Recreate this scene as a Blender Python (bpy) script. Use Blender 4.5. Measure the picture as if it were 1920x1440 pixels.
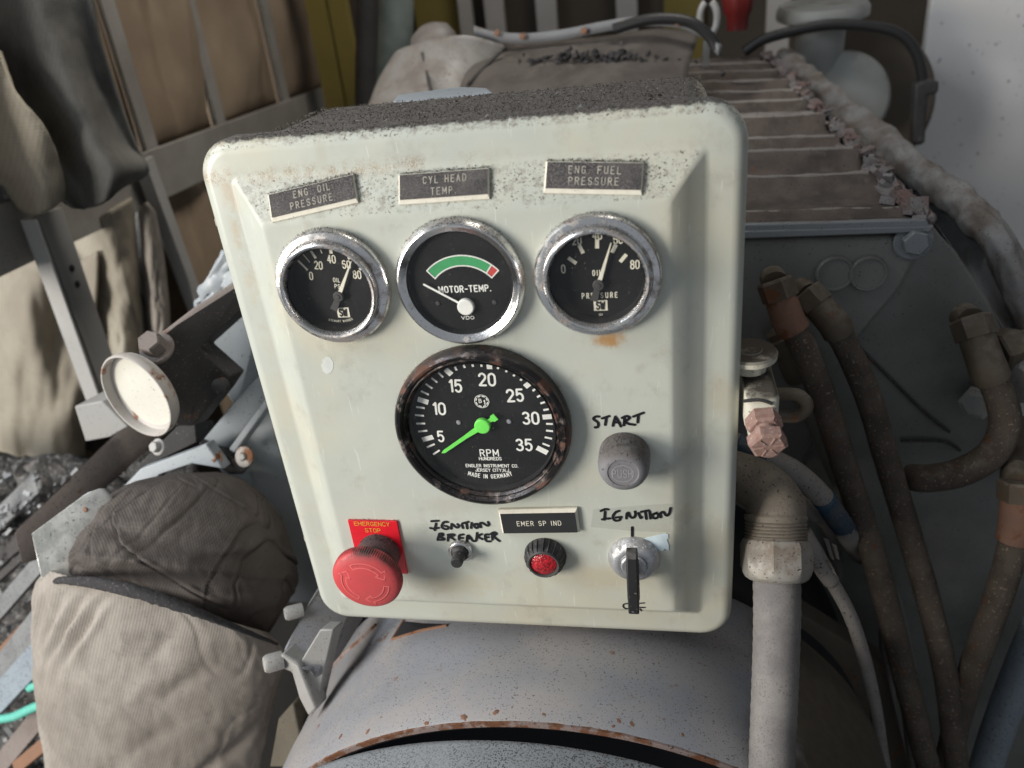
import bpy, bmesh, math, random
from math import sin, cos, pi, radians, sqrt, atan2
from mathutils import Vector, Matrix, noise
random.seed(7)
scene = bpy.context.scene
for o in list(bpy.data.objects): bpy.data.objects.remove(o)
COL = scene.collection

# ---------------------------------------------------------------- camera
CX = Vector((0.981293454641276, 0.16373845323539493, -0.10125648033716293))
CD = Vector((-0.013391238829881844, -0.46663131060470686, -0.8843505496611255))   # image down
CF = Vector((-0.19205163524633406, 0.8691633557021453, -0.45570959009416845))      # forward
CAM = Vector((0.0915, -0.3408, 0.203)); FPX = 1461.83
cam_d = bpy.data.cameras.new('camera'); cam = bpy.data.objects.new('camera', cam_d); COL.objects.link(cam)
m = Matrix.Identity(4)
for i in range(3):
    m[i][0] = CX[i]; m[i][1] = -CD[i]; m[i][2] = -CF[i]; m[i][3] = CAM[i]
cam.matrix_world = m
cam_d.sensor_width = 36; cam_d.lens = FPX/1920*36; cam_d.clip_start = .01; cam_d.clip_end = 60
cam_d.dof.use_dof = True; cam_d.dof.focus_distance = .425; cam_d.dof.aperture_fstop = 7.6
scene.camera = cam

# ---------------------------------------------------------------- world and lamps
world = bpy.data.worlds.new('World'); scene.world = world; world.use_nodes = True
wn = world.node_tree.nodes; wl = world.node_tree.links
bg = wn['Background']
tc = wn.new('ShaderNodeTexCoord'); sp = wn.new('ShaderNodeSeparateXYZ'); wl.new(tc.outputs['Generated'], sp.inputs[0])
mr = wn.new('ShaderNodeMapRange'); mr.interpolation_type = 'SMOOTHSTEP'
mr.inputs['From Min'].default_value = .55; mr.inputs['From Max'].default_value = -.9
wl.new(sp.outputs['Y'], mr.inputs['Value'])
rp = wn.new('ShaderNodeValToRGB'); rp.color_ramp.elements[0].color = (.018, .018, .020, 1); rp.color_ramp.elements[1].color = (.50, .54, .59, 1)
wl.new(mr.outputs[0], rp.inputs[0]); wl.new(rp.outputs[0], bg.inputs['Color'])
bg.inputs['Strength'].default_value = .42

def area(name, loc, target, sx, sy, power, col):
    l = bpy.data.lights.new(name, 'AREA'); l.shape = 'RECTANGLE'; l.size = sx; l.size_y = sy; l.energy = power; l.color = col
    o = bpy.data.objects.new(name, l); COL.objects.link(o); o.location = loc
    o.rotation_euler = (Vector(target)-Vector(loc)).to_track_quat('-Z', 'Y').to_euler()
    return o
area('door_light', (-1.32, -1.02, .26), (-.05, .1, -.05), .55, .8, 30, (1, .95, .865))
area('sky_light', (-1.1, -.45, 1.0), (-.15, .1, -.05), .8, .6, 12.5, (.86, .93, 1))

ro = area('wall_fill_light', (.30, .50, 1.35), (-.62, .62, .0), .5, .5, 2.6, (1, .94, .84)); ro.data.spread = radians(80)  # added fill lamp without a known source, brightens the left wall
vs = scene.view_settings
scene.display_settings.display_device = 'sRGB'
vs.view_transform = 'Standard'; vs.look = 'None'; vs.exposure = .22; vs.gamma = 1
try: vs.use_curve_mapping = False
except Exception: pass
scene.render.engine = 'CYCLES'

# ---------------------------------------------------------------- picking points in space
def ray(px, py): return CX*((px-960)/FPX) + CD*((py-720)/FPX) + CF
def P(px, py, y):
    d = ray(px, py); return CAM + d*((y-CAM.y)/d.y)
def PX(px, py, x):
    d = ray(px, py); return CAM + d*((x-CAM.x)/d.x)
def PL(px, py, p0, n):
    d = ray(px, py); return CAM + d*((p0-CAM).dot(n)/d.dot(n))

# ---------------------------------------------------------------- mesh collecting
class MB:
    def __init__(s): s.v = []; s.f = []
    def add(s, vs, fs):
        b = len(s.v); s.v += [Vector(v) for v in vs]; s.f += [tuple(b+i for i in f) for f in fs]; return s
    def box(s, c, h, X=(1, 0, 0), Y=(0, 1, 0), Z=(0, 0, 1)):
        c = Vector(c); X = Vector(X)*h[0]; Y = Vector(Y)*h[1]; Z = Vector(Z)*h[2]
        vs = [c+X*a+Y*b+Z*d for a in (-1, 1) for b in (-1, 1) for d in (-1, 1)]
        return s.add(vs, [(0, 1, 3, 2), (4, 6, 7, 5), (0, 4, 5, 1), (2, 3, 7, 6), (0, 2, 6, 4), (1, 5, 7, 3)])
    def loft(s, rings, closed=True, cap0=True, cap1=True):
        b = len(s.v); n = len(rings[0])
        for r in rings: s.v += [Vector(q) for q in r]
        for i in range(len(rings)-1):
            for j in range(n if closed else n-1):
                k = (j+1) % n
                s.f.append((b+i*n+j, b+i*n+k, b+(i+1)*n+k, b+(i+1)*n+j))
        if cap0 and closed: s.f.append(tuple(b+j for j in reversed(range(n))))
        if cap1 and closed: s.f.append(tuple(b+(len(rings)-1)*n+j for j in range(n)))
        return s
    def lathe(s, prof, c, ax=(0, -1, 0), seg=64, cap0=False, cap1=False, rfn=None):
        c = Vector(c); ax = Vector(ax).normalized()
        u = ax.orthogonal().normalized() if abs(ax.x) > .9 else (Vector((1, 0, 0))-ax*ax.x).normalized()
        w = ax.cross(u); rings = []
        for k, (r, h) in enumerate(prof):
            rr = []
            for j in range(seg):
                a = 2*pi*j/seg; q = rfn(r, h, a) if rfn else r
                rr.append(c+ax*h+(u*cos(a)+w*sin(a))*q)
            rings.append(rr)
        return s.loft(rings, True, cap0, cap1)
    def tube(s, pts, r, seg=14, smooth=8, rfn=None, caps=True):
        pts = [Vector(p) for p in pts]
        rs = r if isinstance(r, (list, tuple)) else [r]*len(pts)
        if smooth and len(pts) > 2: pts, rs = catmull(pts, rs, smooth)
        t = [(pts[min(i+1, len(pts)-1)]-pts[max(i-1, 0)]).normalized() for i in range(len(pts))]
        u = t[0].orthogonal().normalized(); rings = []; L = 0
        for i, p in enumerate(pts):
            if i: L += (p-pts[i-1]).length
            u = (u-t[i]*u.dot(t[i])).normalized(); w = t[i].cross(u)
            rings.append([p+(u*cos(2*pi*j/seg)+w*sin(2*pi*j/seg))*(rfn(rs[i], L, 2*pi*j/seg) if rfn else rs[i]) for j in range(seg)])
        return s.loft(rings, True, caps, caps)
    def prism(s, poly, off):
        off = Vector(off); n = len(poly); a = [Vector(p) for p in poly]; b = [p+off for p in a]
        return s.add(a+b, [tuple(range(n)), tuple(reversed(range(n, 2*n)))]+[(i, (i+1) % n, n+(i+1) % n, n+i) for i in range(n)])
    def hexa(s, c, ax, r, h, ang=0, bev=.12):
        c = Vector(c); ax = Vector(ax).normalized(); u = ax.orthogonal().normalized(); w = ax.cross(u)
        ring = lambda q, z: [c+ax*z+(u*cos(ang+k*pi/3)+w*sin(ang+k*pi/3))*q for k in range(6)]
        return s.loft([ring(r, 0), ring(r, h*(1-bev)), ring(r*(1-bev), h)])
    def grid(s, rows, thick=None):
        n = len(rows[0]); b = len(s.v)
        for r in rows: s.v += [Vector(p) for p in r]
        for i in range(len(rows)-1):
            for j in range(n-1):
                s.f.append((b+i*n+j, b+i*n+j+1, b+(i+1)*n+j+1, b+(i+1)*n+j))
        return s

def catmull(pts, rs, k):
    out = []; ro = []
    n = len(pts)
    for i in range(n-1):
        p0 = pts[max(i-1, 0)]; p1 = pts[i]; p2 = pts[i+1]; p3 = pts[min(i+2, n-1)]
        for j in range(k):
            t = j/k
            out.append(.5*((2*p1)+(p2-p0)*t+(2*p0-5*p1+4*p2-p3)*t*t+(3*p1-p0-3*p2+p3)*t**3))
            ro.append(rs[i]*(1-t)+rs[i+1]*t)
    out.append(pts[-1]); ro.append(rs[-1]); return out, ro

BASE = {}
def tag(o, label=None, cat=None, group=None, kind=None):
    if label: o['label'] = label
    if cat: o['category'] = cat
    if group: o['group'] = group
    if kind: o['kind'] = kind
    return o
def thing(name, label, cat, loc, group=None):
    o = bpy.data.objects.new(name, None); COL.objects.link(o); o.location = loc; o.empty_display_size = .02
    BASE[o] = Vector(loc); return tag(o, label, cat, group)
def build(mb, name, mat, parent=None, smooth=35, bevel=0, solid=0, subsurf=0):
    if parent is None:
        lo = Vector([min(v[i] for v in mb.v) for i in range(3)]); hi = Vector([max(v[i] for v in mb.v) for i in range(3)])
        base = Vector(((lo.x+hi.x)/2, (lo.y+hi.y)/2, lo.z))
    else: base = BASE[parent]
    me = bpy.data.meshes.new(name); me.from_pydata([v-base for v in mb.v], [], mb.f); me.validate()
    bm = bmesh.new(); bm.from_mesh(me)
    bmesh.ops.recalc_face_normals(bm, faces=bm.faces)
    bm.to_mesh(me); bm.free()
    if mat: me.materials.append(mat)
    o = bpy.data.objects.new(name, me); COL.objects.link(o)
    if parent is None: o.location = base
    else: o.parent = parent
    BASE[o] = base
    for p in me.polygons: p.use_smooth = smooth > 0
    if smooth and smooth < 180: me.set_sharp_from_angle(angle=radians(smooth))
    if solid:
        md = o.modifiers.new('thick', 'SOLIDIFY'); md.thickness = solid; md.offset = 0
    if bevel:
        md = o.modifiers.new('bevel', 'BEVEL'); md.width = bevel; md.segments = 2; md.limit_method = 'ANGLE'; md.angle_limit = radians(40)
        md.harden_normals = False
    if subsurf:
        md = o.modifiers.new('sub', 'SUBSURF'); md.levels = md.render_levels = subsurf
    return o

# ---------------------------------------------------------------- materials
class NT:
    def __init__(s, name):
        s.m = bpy.data.materials.new(name); s.m.use_nodes = True; s.t = s.m.node_tree; s.n = s.t.nodes
        s.b = s.n['Principled BSDF']; s.out = s.n['Material Output']
        c = s.n.new('ShaderNodeTexCoord'); s.co = c.outputs['Object']
        g = s.n.new('ShaderNodeNewGeometry'); s.geo = g
    def put(s, sock, v):
        if isinstance(v, bpy.types.NodeSocket): s.t.links.new(v, sock)
        elif isinstance(v, (tuple, list)) and len(v) == 3 and sock.type == 'RGBA': sock.default_value = (*v, 1)
        else: sock.default_value = v
    def math(s, op, a, b=0., clamp=False):
        n = s.n.new('ShaderNodeMath'); n.operation = op; n.use_clamp = clamp; s.put(n.inputs[0], a); s.put(n.inputs[1], b); return n.outputs[0]
    def noise(s, scale, detail=3, rough=.55, vec=None, dist=0):
        n = s.n.new('ShaderNodeTexNoise'); s.put(n.inputs['Vector'], vec or s.co); n.inputs['Scale'].default_value = scale
        n.inputs['Detail'].default_value = detail; n.inputs['Roughness'].default_value = rough; n.inputs['Distortion'].default_value = dist
        return n.outputs[0]
    def scaled(s, sx, sy, sz, rot=(0, 0, 0)):
        n = s.n.new('ShaderNodeMapping'); s.put(n.inputs[0], s.co); n.inputs['Scale'].default_value = (sx, sy, sz); n.inputs['Rotation'].default_value = rot; return n.outputs[0]
    def rng(s, v, a, b, lo=0., hi=1.):
        n = s.n.new('ShaderNodeMapRange'); n.interpolation_type = 'SMOOTHSTEP'
        s.put(n.inputs['Value'], v); s.put(n.inputs['From Min'], a); s.put(n.inputs['From Max'], b); s.put(n.inputs['To Min'], lo); s.put(n.inputs['To Max'], hi); return n.outputs[0]
    def mix(s, f, a, b):
        n = s.n.new('ShaderNodeMix'); n.data_type = 'RGBA'; s.put(n.inputs[0], f); s.put(n.inputs[6], a); s.put(n.inputs[7], b); return n.outputs[2]
    def up(s):
        n = s.n.new('ShaderNodeSeparateXYZ'); s.t.links.new(s.geo.outputs['Normal'], n.inputs[0]); return n.outputs['Z']
    def xyz(s):
        n = s.n.new('ShaderNodeSeparateXYZ'); s.t.links.new(s.co, n.inputs[0]); return n.outputs
    def bump(s, h, strength, dist):
        n = s.n.new('ShaderNodeBump'); n.inputs['Strength'].default_value = strength; n.inputs['Distance'].default_value = dist
        s.put(n.inputs['Height'], h); s.t.links.new(n.outputs[0], s.b.inputs['Normal']); return n
    def fin(s, col, rough, metal=0., spec=None):
        s.put(s.b.inputs['Base Color'], col); s.put(s.b.inputs['Roughness'], rough); s.put(s.b.inputs['Metallic'], metal)
        if spec is not None: s.b.inputs['Specular IOR Level'].default_value = spec
        return s.m

def surf(name, base, rough=.5, metal=0., alt=None, var=.5, vscale=14, rust=0., rustcol=(.19, .075, .032), rscale=45, speck=0., speckcol=(.03, .027, .025), sscale=650,
         dust=0., dustcol=(.20, .17, .14), bump=.15, bscale=300, spec=None, bdist=.0006, grime=None):
    t = NT(name)
    alt = alt or tuple(c*.78 for c in base)
    c = t.mix(t.rng(t.noise(vscale, 5, .6), .35, .68, 0, var), base, alt)
    r = rough; h = t.noise(bscale, 4, .6)
    rg = t.math('ADD', t.math('MULTIPLY', t.noise(vscale*3, 4), .25), rough-.12)
    mt = metal
    if rust:
        k = t.rng(t.noise(rscale, 7, .68), .66-rust*.3, .74-rust*.26)
        rc = t.mix(t.noise(rscale*6, 4), rustcol, tuple(q*.45 for q in rustcol))
        c = t.mix(k, c, rc); rg = t.mix(k, rg, (.85,)*3); 
        if metal: mt = t.math('MULTIPLY', t.math('SUBTRACT', 1., k), metal)
    if dust:
        k = t.math('MULTIPLY', t.rng(t.up(), .05, .75), t.rng(t.noise(vscale*2.2, 6, .65), .62-dust*.45, .82-dust*.38))
        dc = t.mix(t.noise(900, 2), dustcol, tuple(q*.5 for q in dustcol))
        c = t.mix(k, c, dc); rg = t.mix(k, rg, (.95,)*3)
        if metal: mt = t.math('MULTIPLY', t.math('SUBTRACT', 1., k), mt)
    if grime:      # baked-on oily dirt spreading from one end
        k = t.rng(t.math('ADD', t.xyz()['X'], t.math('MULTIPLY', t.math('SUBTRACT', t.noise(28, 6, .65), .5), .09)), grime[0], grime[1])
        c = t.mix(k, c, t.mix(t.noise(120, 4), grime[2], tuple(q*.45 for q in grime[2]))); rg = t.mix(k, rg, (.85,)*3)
    if speck:
        k = t.rng(t.noise(sscale, 2, .5), .70-speck*.2, .73-speck*.2)
        k = t.math('MULTIPLY', k, t.rng(t.noise(vscale*1.5, 3), .3, .6, .35, 1))
        c = t.mix(k, c, speckcol)
    t.bump(h, bump, bdist)
    return t.fin(c, rg, mt, spec)

def canvas(name, base, alt, soot=(.035, .032, .03), sootamt=.5, vscale=9, weave=1500, sheen=True):
    t = NT(name)
    c = t.mix(t.rng(t.noise(vscale, 6, .62), .35, .66), base, alt)
    k = t.rng(t.noise(vscale*.8, 6, .6), .68-sootamt*.35, .90-sootamt*.3)
    c = t.mix(t.math('MULTIPLY', k, .85), c, soot)
    w1 = t.n.new('ShaderNodeTexWave'); w1.bands_direction = 'DIAGONAL'; t.put(w1.inputs['Vector'], t.scaled(1, 1, -.6)); w1.inputs['Scale'].default_value = weave/6.28; w1.inputs['Distortion'].default_value = .4; w1.inputs['Detail Scale'].default_value = 30
    w2 = t.n.new('ShaderNodeTexWave'); w2.bands_direction = 'Z'; t.put(w2.inputs['Vector'], t.co); w2.inputs['Scale'].default_value = weave/6.28; w2.inputs['Distortion'].default_value = .4
    wv = t.math('ADD', w1.outputs[1], w2.outputs[1])
    c = t.mix(t.math('MULTIPLY', wv, .13), c, tuple(q*.45 for q in base))
    c = t.mix(t.rng(t.noise(420, 2), .64, .70, 0, .5), c, tuple(q*.5 for q in base))
    h = t.math('ADD', t.math('MULTIPLY', wv, .35), t.noise(160, 4))
    t.bump(h, .28, .0012)
    return t.fin(c, .93, 0, .15)

def flat(name, col, rough=.5, metal=0., spec=None, emit=None):
    t = NT(name)
    c = t.mix(t.rng(t.noise(220, 4), .35, .7, 0, .35), col, tuple(q*.72 for q in col))
    return t.fin(c, rough, metal, spec)

def panel_paint():
    t = NT('sage white enamel')
    X0 = t.xyz(); up = t.up(); X = {'X': X0['X'], 'Z': t.math('SUBTRACT', X0['Z'], .15)}
    c = t.mix(t.rng(t.noise(16, 4, .6), .38, .64), (.505, .52, .455), (.465, .485, .435))
    c = t.mix(t.rng(t.noise(9, 4, .6, vec=t.scaled(1, 1, 1.0)), .46, .68, 0, .55), c, (.55, .495, .365))           # yellowed patches
    # tan grime gathered along the foot of the pressed step
    dl = t.math('ABSOLUTE', t.math('ADD', X['X'], .1165))
    band = t.rng(dl, .0065, .001)
    bl = t.math('MULTIPLY', band, t.rng(t.noise(70, 5, .65), .40, .62))
    bl = t.math('MULTIPLY', bl, t.rng(X['Z'], .02, .12, .18, 1))
    c = t.mix(t.math('MULTIPLY', bl, .55), c, (.42, .31, .19))
    dt = t.rng(t.math('ABSOLUTE', t.math('SUBTRACT', X['Z'], .1335)), .0060, .0008)
    bt = t.math('MULTIPLY', dt, t.rng(t.noise(60, 5, .7), .42, .60))
    bt = t.math('MULTIPLY', bt, t.rng(X['X'], .03, -.03, .15, 1))
    fine = t.rng(t.noise(1400, 2), .40, .58)
    c = t.mix(t.math('MULTIPLY', t.math('MULTIPLY', bt, fine), .75), c, (.30, .20, .115))
    st = t.noise(1, 5, .6, vec=t.scaled(85, 1, 5)); c = t.mix(t.math('MULTIPLY', t.rng(st, .56, .74), t.rng(t.noise(14, 3), .4, .65, 0, .45)), c, (.43, .39, .30))   # run marks
    c = t.mix(t.math('MULTIPLY', t.rng(t.noise(55, 6, .7), .54, .74), .50), c, (.36, .34, .285))                # handling grime
    def local_patch(x, z, r, col, amt, sx=1.):      # rust stain and other local patches of their own shape
        dx = t.math('MULTIPLY', t.math('SUBTRACT', X['X'], x), sx); dz = t.math('SUBTRACT', X['Z'], z)
        d = t.math('SQRT', t.math('ADD', t.math('MULTIPLY', dx, dx), t.math('MULTIPLY', dz, dz)))
        d = t.math('ADD', d, t.math('MULTIPLY', t.math('SUBTRACT', t.noise(260, 5, .7), .5), r*1.3))
        return t.mix(t.math('MULTIPLY', t.rng(d, r, r*.25), amt), c, col)
    c = local_patch(.0660, .0475, .0058, (.42, .22, .07), .9, .6)
    c = local_patch(.0790, .0600, .0030, (.22, .14, .09), .6)
    c = local_patch(-.028, -.052, .010, (.42, .40, .34), .5, .5)
    c = local_patch(.058, -.100, .012, (.46, .38, .24), .45, .45)
    c = local_patch(-.030, -.108, .013, (.46, .38, .24), .4, .4)
    c = local_patch(.101, -.060, .010, (.36, .33, .27), .5, 1.6)
    c = local_patch(.119, .010, .018, (.47, .41, .29), .45, 1.8)  # tan patches on the right flange
    c = local_patch(.119, -.080, .022, (.47, .41, .29), .4, 1.8)
    # specks of soot everywhere, crowding on ledges that face up
    n1 = t.noise(800, 2.5, .6)
    thr = t.rng(up, .10, .50, .722, .575)
    k = t.math('MULTIPLY', t.rng(n1, thr, t.math('ADD', thr, .06)), .92)
    k = t.math('MULTIPLY', k, t.rng(t.noise(30, 4, .65), .36, .56, .25, 1))
    c = t.mix(k, c, t.mix(t.noise(150, 3), (.045, .04, .037), (.13, .095, .07)))
    k2 = t.math('MULTIPLY', t.rng(t.noise(260, 6, .75), .47, .64), t.rng(up, .25, .5, 0, .62))
    c = t.mix(k2, c, (.22, .18, .15))
    # thick grit on the flat top
    e = t.math('ADD', up, t.math('MULTIPLY', t.math('SUBTRACT', t.noise(240, 5, .7), .5), .9))
    kg = t.rng(e, .74, .93)
    gc = t.mix(t.rng(t.noise(1300, 3, .7), .38, .62), (.05, .046, .043), (.19, .172, .158))
    c = t.mix(kg, c, gc)
    # hairline scratches
    sc = t.noise(60, 2, .5, vec=t.scaled(14, 1, 1, (0, .6, .3)))
    c = t.mix(t.rng(sc, .695, .71, 0, .5), c, (.66, .66, .60))
    rg = t.mix(kg, t.rng(t.noise(35, 4), .3, .7, .30, .48), (.95,)*3)
    hh = t.math('ADD', t.math('MULTIPLY', t.noise(18, 2), 1.2), t.math('MULTIPLY', kg, t.noise(900, 3)))
    t.bump(hh, .22, .0016)
    return t.fin(c, rg, 0, .5)

def chrome(name, dirt=.5, tint=(.78, .77, .76), rough=.16, rust=0.):
    t = NT(name)
    k = t.rng(t.noise(120, 6, .7), .60-dirt*.25, .78-dirt*.2)
    c = t.mix(k, tint, (.36, .30, .27))
    k2 = t.rng(t.noise(900, 3), .62, .70)
    c = t.mix(t.math('MULTIPLY', k2, .7), c, (.10, .085, .08))
    rg = t.mix(k, (rough,)*3, (.5,)*3); mt = t.rng(k, 0, 1, 1, .65)
    if rust:
        q = t.rng(t.noise(95, 7, .72), .66-rust*.25, .76-rust*.22)
        c = t.mix(q, c, t.mix(t.noise(500, 3), (.16, .062, .035), (.06, .03, .02))); rg = t.mix(q, rg, (.85,)*3)
        mt = t.math('MULTIPLY', mt, t.math('SUBTRACT', 1., q))
    up = t.up(); d = t.math('MULTIPLY', t.rng(up, .45, .9), t.rng(t.noise(1300, 4, .7), .44, .60))
    c = t.mix(d, c, (.055, .047, .043)); rg = t.mix(d, rg, (.95,)*3); mt = t.math('MULTIPLY', mt, t.math('SUBTRACT', 1., d))
    t.bump(t.noise(260, 4), .12, .0005)
    return t.fin(c, rg, mt)

def glass():
    t = NT('gauge glass'); n = t.n; n.remove(t.b)
    tr = n.new('ShaderNodeBsdfTransparent'); gl = n.new('ShaderNodeBsdfGlossy'); gl.inputs['Roughness'].default_value = .03
    df = n.new('ShaderNodeBsdfDiffuse'); df.inputs['Color'].default_value = (.42, .40, .37, 1)
    dt_ = n.new('ShaderNodeVectorMath'); dt_.operation = 'DOT_PRODUCT'; t.t.links.new(t.geo.outputs['Normal'], dt_.inputs[0]); t.t.links.new(t.geo.outputs['Incoming'], dt_.inputs[1])
    cs = t.math('ABSOLUTE', dt_.outputs['Value']); sch = t.math('ADD', .045, t.math('MULTIPLY', .955, t.math('POWER', t.math('SUBTRACT', 1., cs, True), 5.)))
    m1 = n.new('ShaderNodeMixShader'); t.put(m1.inputs[0], sch); t.t.links.new(tr.outputs[0], m1.inputs[1]); t.t.links.new(gl.outputs[0], m1.inputs[2])
    m2 = n.new('ShaderNodeMixShader')
    f = t.math('ADD', t.rng(t.noise(38, 5, .65), .42, .75, .004, .030), t.math('MULTIPLY', t.rng(t.noise(900, 2), .705, .735), .22))
    t.put(m2.inputs[0], f); t.t.links.new(m1.outputs[0], m2.inputs[1]); t.t.links.new(df.outputs[0], m2.inputs[2])
    t.t.links.new(m2.outputs[0], t.out.inputs[0])
    return t.m

def clear_tape():
    t = NT('clear tape'); n = t.n; n.remove(t.b)
    tr = n.new('ShaderNodeBsdfTransparent'); gl = n.new('ShaderNodeBsdfGlossy'); gl.inputs['Roughness'].default_value = .35
    m1 = n.new('ShaderNodeMixShader'); m1.inputs[0].default_value = .06; t.t.links.new(tr.outputs[0], m1.inputs[1]); t.t.links.new(gl.outputs[0], m1.inputs[2])
    t.t.links.new(m1.outputs[0], t.out.inputs[0]); return t.m

M = {}
M['panel'] = panel_paint()
M['chrome'] = chrome('worn chrome', .60, rough=.22)
M['chromeclean'] = chrome('bright chrome', .35, rough=.17)
M['blackrim'] = chrome('rusty black rim', .3, (.06, .055, .055), .28, rust=.62)
M['dial'] = surf('black dial card', (.011, .011, .012), .6, speck=.04, speckcol=(.10, .10, .09), sscale=900, vscale=60, bump=.05, spec=.2)
M['wall'] = flat('dark inner wall', (.02, .02, .02), .5)
M['white'] = flat('dial white print', (.90, .89, .83), .5)
M['cream'] = flat('dial cream print', (.86, .82, .67), .5)
M['green'] = flat('dial green print', (.055, .36, .13), .5)
M['red'] = flat('dial red print', (.66, .07, .06), .5)
M['lime'] = flat('lime needle paint', (.20, .88, .12), .4)
M['needlegrey'] = flat('dark needle tail', (.055, .052, .05), .6)
M['glass'] = glass()
M['tape'] = clear_tape()
M['ink'] = flat('black marker ink', (.012, .011, .014), .38, spec=.4)
M['platewhite'] = flat('plate white core', (.74, .69, .58), .5)
M['plateblack'] = surf('dusty black plate', (.018, .018, .02), .55, speck=.0, bump=.1, alt=(.03, .03, .032), dust=0)
M['dimengrave'] = surf('dust filled engraving', (.47, .43, .36), .8, alt=(.27, .25, .22), vscale=300, var=1, bump=0)
M['stopplate'] = flat('red stop plate', (.72, .016, .03), .35)
M['yellow'] = flat('engraved yellow', (.85, .42, .06), .5)
M['stopred'] = surf('faded red plastic', (.56, .060, .065), .48, alt=(.43, .062, .062), vscale=40, dust=.55, dustcol=(.13, .065, .06), bump=.08, speck=.08, speckcol=(.15, .05, .05), sscale=500)
M['arrowlit'] = flat('painted arrow highlight', (.70, .13, .13), .45)  # lighter red, highlight of the embossed arrows put into the colour
M['stem'] = surf('dusty maroon stem', (.16, .055, .055), .6, dust=.9, dustcol=(.10, .085, .085), speck=.3, bump=.4)
M['greyrub'] = surf('grey bakelite', (.20, .195, .205), .55, alt=(.15, .14, .145), vscale=60, dust=.85, dustcol=(.16, .14, .13), speck=.22, bump=.25)
M['blackplastic'] = surf('dusty black plastic', (.022, .021, .022), .45, speck=.2, speckcol=(.16, .15, .14), sscale=420, dust=.5, dustcol=(.12, .11, .105), vscale=60, bump=.3)
M['alu'] = surf('corroded aluminium', (.62, .62, .63), .38, metal=.85, alt=(.48, .47, .47), vscale=120, speck=.25, speckcol=(.78, .78, .78), bump=.5, dust=.5, dustcol=(.34, .32, .30))
M['sticker'] = flat('pale blue paper', (.60, .70, .74), .8)
M['steelrust'] = surf('rusty spring steel', (.40, .36, .31), .45, metal=.5, rust=.55)
t = NT('red lamp lens'); M['lens'] = t.fin(t.mix(t.rng(t.noise(500, 3), .35, .65), (.50, .006, .014), (.22, .003, .008)), .12); t.b.inputs['Coat Weight'].default_value = .6; t.bump(t.noise(650, 2), .8, .0012)
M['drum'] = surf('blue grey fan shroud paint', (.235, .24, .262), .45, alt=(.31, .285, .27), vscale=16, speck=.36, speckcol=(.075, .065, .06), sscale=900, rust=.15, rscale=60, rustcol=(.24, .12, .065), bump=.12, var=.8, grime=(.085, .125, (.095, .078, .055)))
M['drumrust'] = surf('rusted rim', (.22, .17, .16), .7, alt=(.30, .21, .17), rust=.75, rscale=60, bump=.5, speck=.3)
M['ring'] = surf('grit covered grey ring', (.27, .29, .31), .6, alt=(.22, .23, .245), speck=.78, speckcol=(.07, .066, .066), sscale=1000, rust=.12, bump=.5, vscale=30)
M['hole'] = flat('painted cavity shade', (.012, .012, .015), .9)  # near-black colour put in for the shade inside openings
M['cowl'] = surf('blue grey cowl paint', (.34, .37, .40), .42, alt=(.30, .325, .345), vscale=7, speck=.12, bump=.1, rust=.03)
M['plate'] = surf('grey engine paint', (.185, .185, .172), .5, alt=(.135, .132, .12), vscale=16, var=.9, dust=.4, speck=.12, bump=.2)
M['platelite'] = surf('light grey engine paint', (.20, .21, .22), .5, alt=(.16, .165, .17), vscale=12, dust=.3, speck=.15, bump=.2)  # paler, cooler grey paint for lips, bolt and side sheet
M['cover'] = surf('dust caked cover', (.105, .082, .069), .9, alt=(.055, .043, .036), vscale=34, var=1, rust=.12, speck=.3, bump=.5, dust=.25, dustcol=(.15, .125, .105))
M['ribedge'] = surf('worn rib edge', (.235, .21, .19), .8, vscale=60, speck=.3, bump=.4)
M['flake'] = surf('flaking salmon paint', (.185, .175, .17), .9, alt=(.155, .095, .082), vscale=38, var=1, speck=.4, bump=.7)
M['lag'] = surf('dirty white lagging', (.27, .26, .25), .85, alt=(.15, .12, .098), vscale=38, var=1, rust=.12, rustcol=(.2, .13, .09), speck=.25, bump=.7)
M['whitewall'] = surf('scuffed white wall', (.82, .79, .765), .7, alt=(.74, .70, .66), vscale=5, speck=.04, sscale=120, bump=.1)
M['hose'] = surf('rusty braided hose', (.095, .074, .056), .8, alt=(.055, .041, .032), vscale=45, var=1, rust=.24, rscale=90, rustcol=(.17, .075, .035), speck=.30, speckcol=(.22, .17, .125), sscale=500, bump=1, bscale=700, dust=.3, bdist=.0012)
M['fitting'] = surf('tarnished fitting', (.115, .092, .066), .65, metal=.25, alt=(.075, .057, .04), rust=.3, vscale=60, bump=.4, dust=.5)
M['rustfit'] = surf('rust brown fitting', (.20, .105, .07), .8, alt=(.13, .075, .055), rust=.5, vscale=50, bump=.5)
M['conduit'] = surf('dusty grey conduit', (.215, .198, .185), .8, alt=(.14, .13, .128), vscale=34, var=1, speck=.62, speckcol=(.13, .11, .10), sscale=1100, bump=.35, rust=.03)
M['nut'] = surf('galvanised nut', (.34, .32, .285), .55, metal=.3, alt=(.23, .195, .155), vscale=40, speck=.3, bump=.3, dust=.6, dustcol=(.24, .19, .15))
M['block'] = surf('cream block paint', (.60, .575, .48), .5, alt=(.52, .47, .37), vscale=30, dust=.95, dustcol=(.09, .075, .06), speck=.12, rust=.08, bump=.2)
M['flangegrey'] = surf('dull grey flange', (.17, .175, .185), .5, alt=(.12, .12, .125), vscale=30, rust=.15, bump=.2)
M['elbow'] = surf('browned elbow casting', (.20, .17, .135), .65, metal=.2, alt=(.12, .095, .07), vscale=50, speck=.3, rust=.1, bump=.5, dust=.5)
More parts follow.
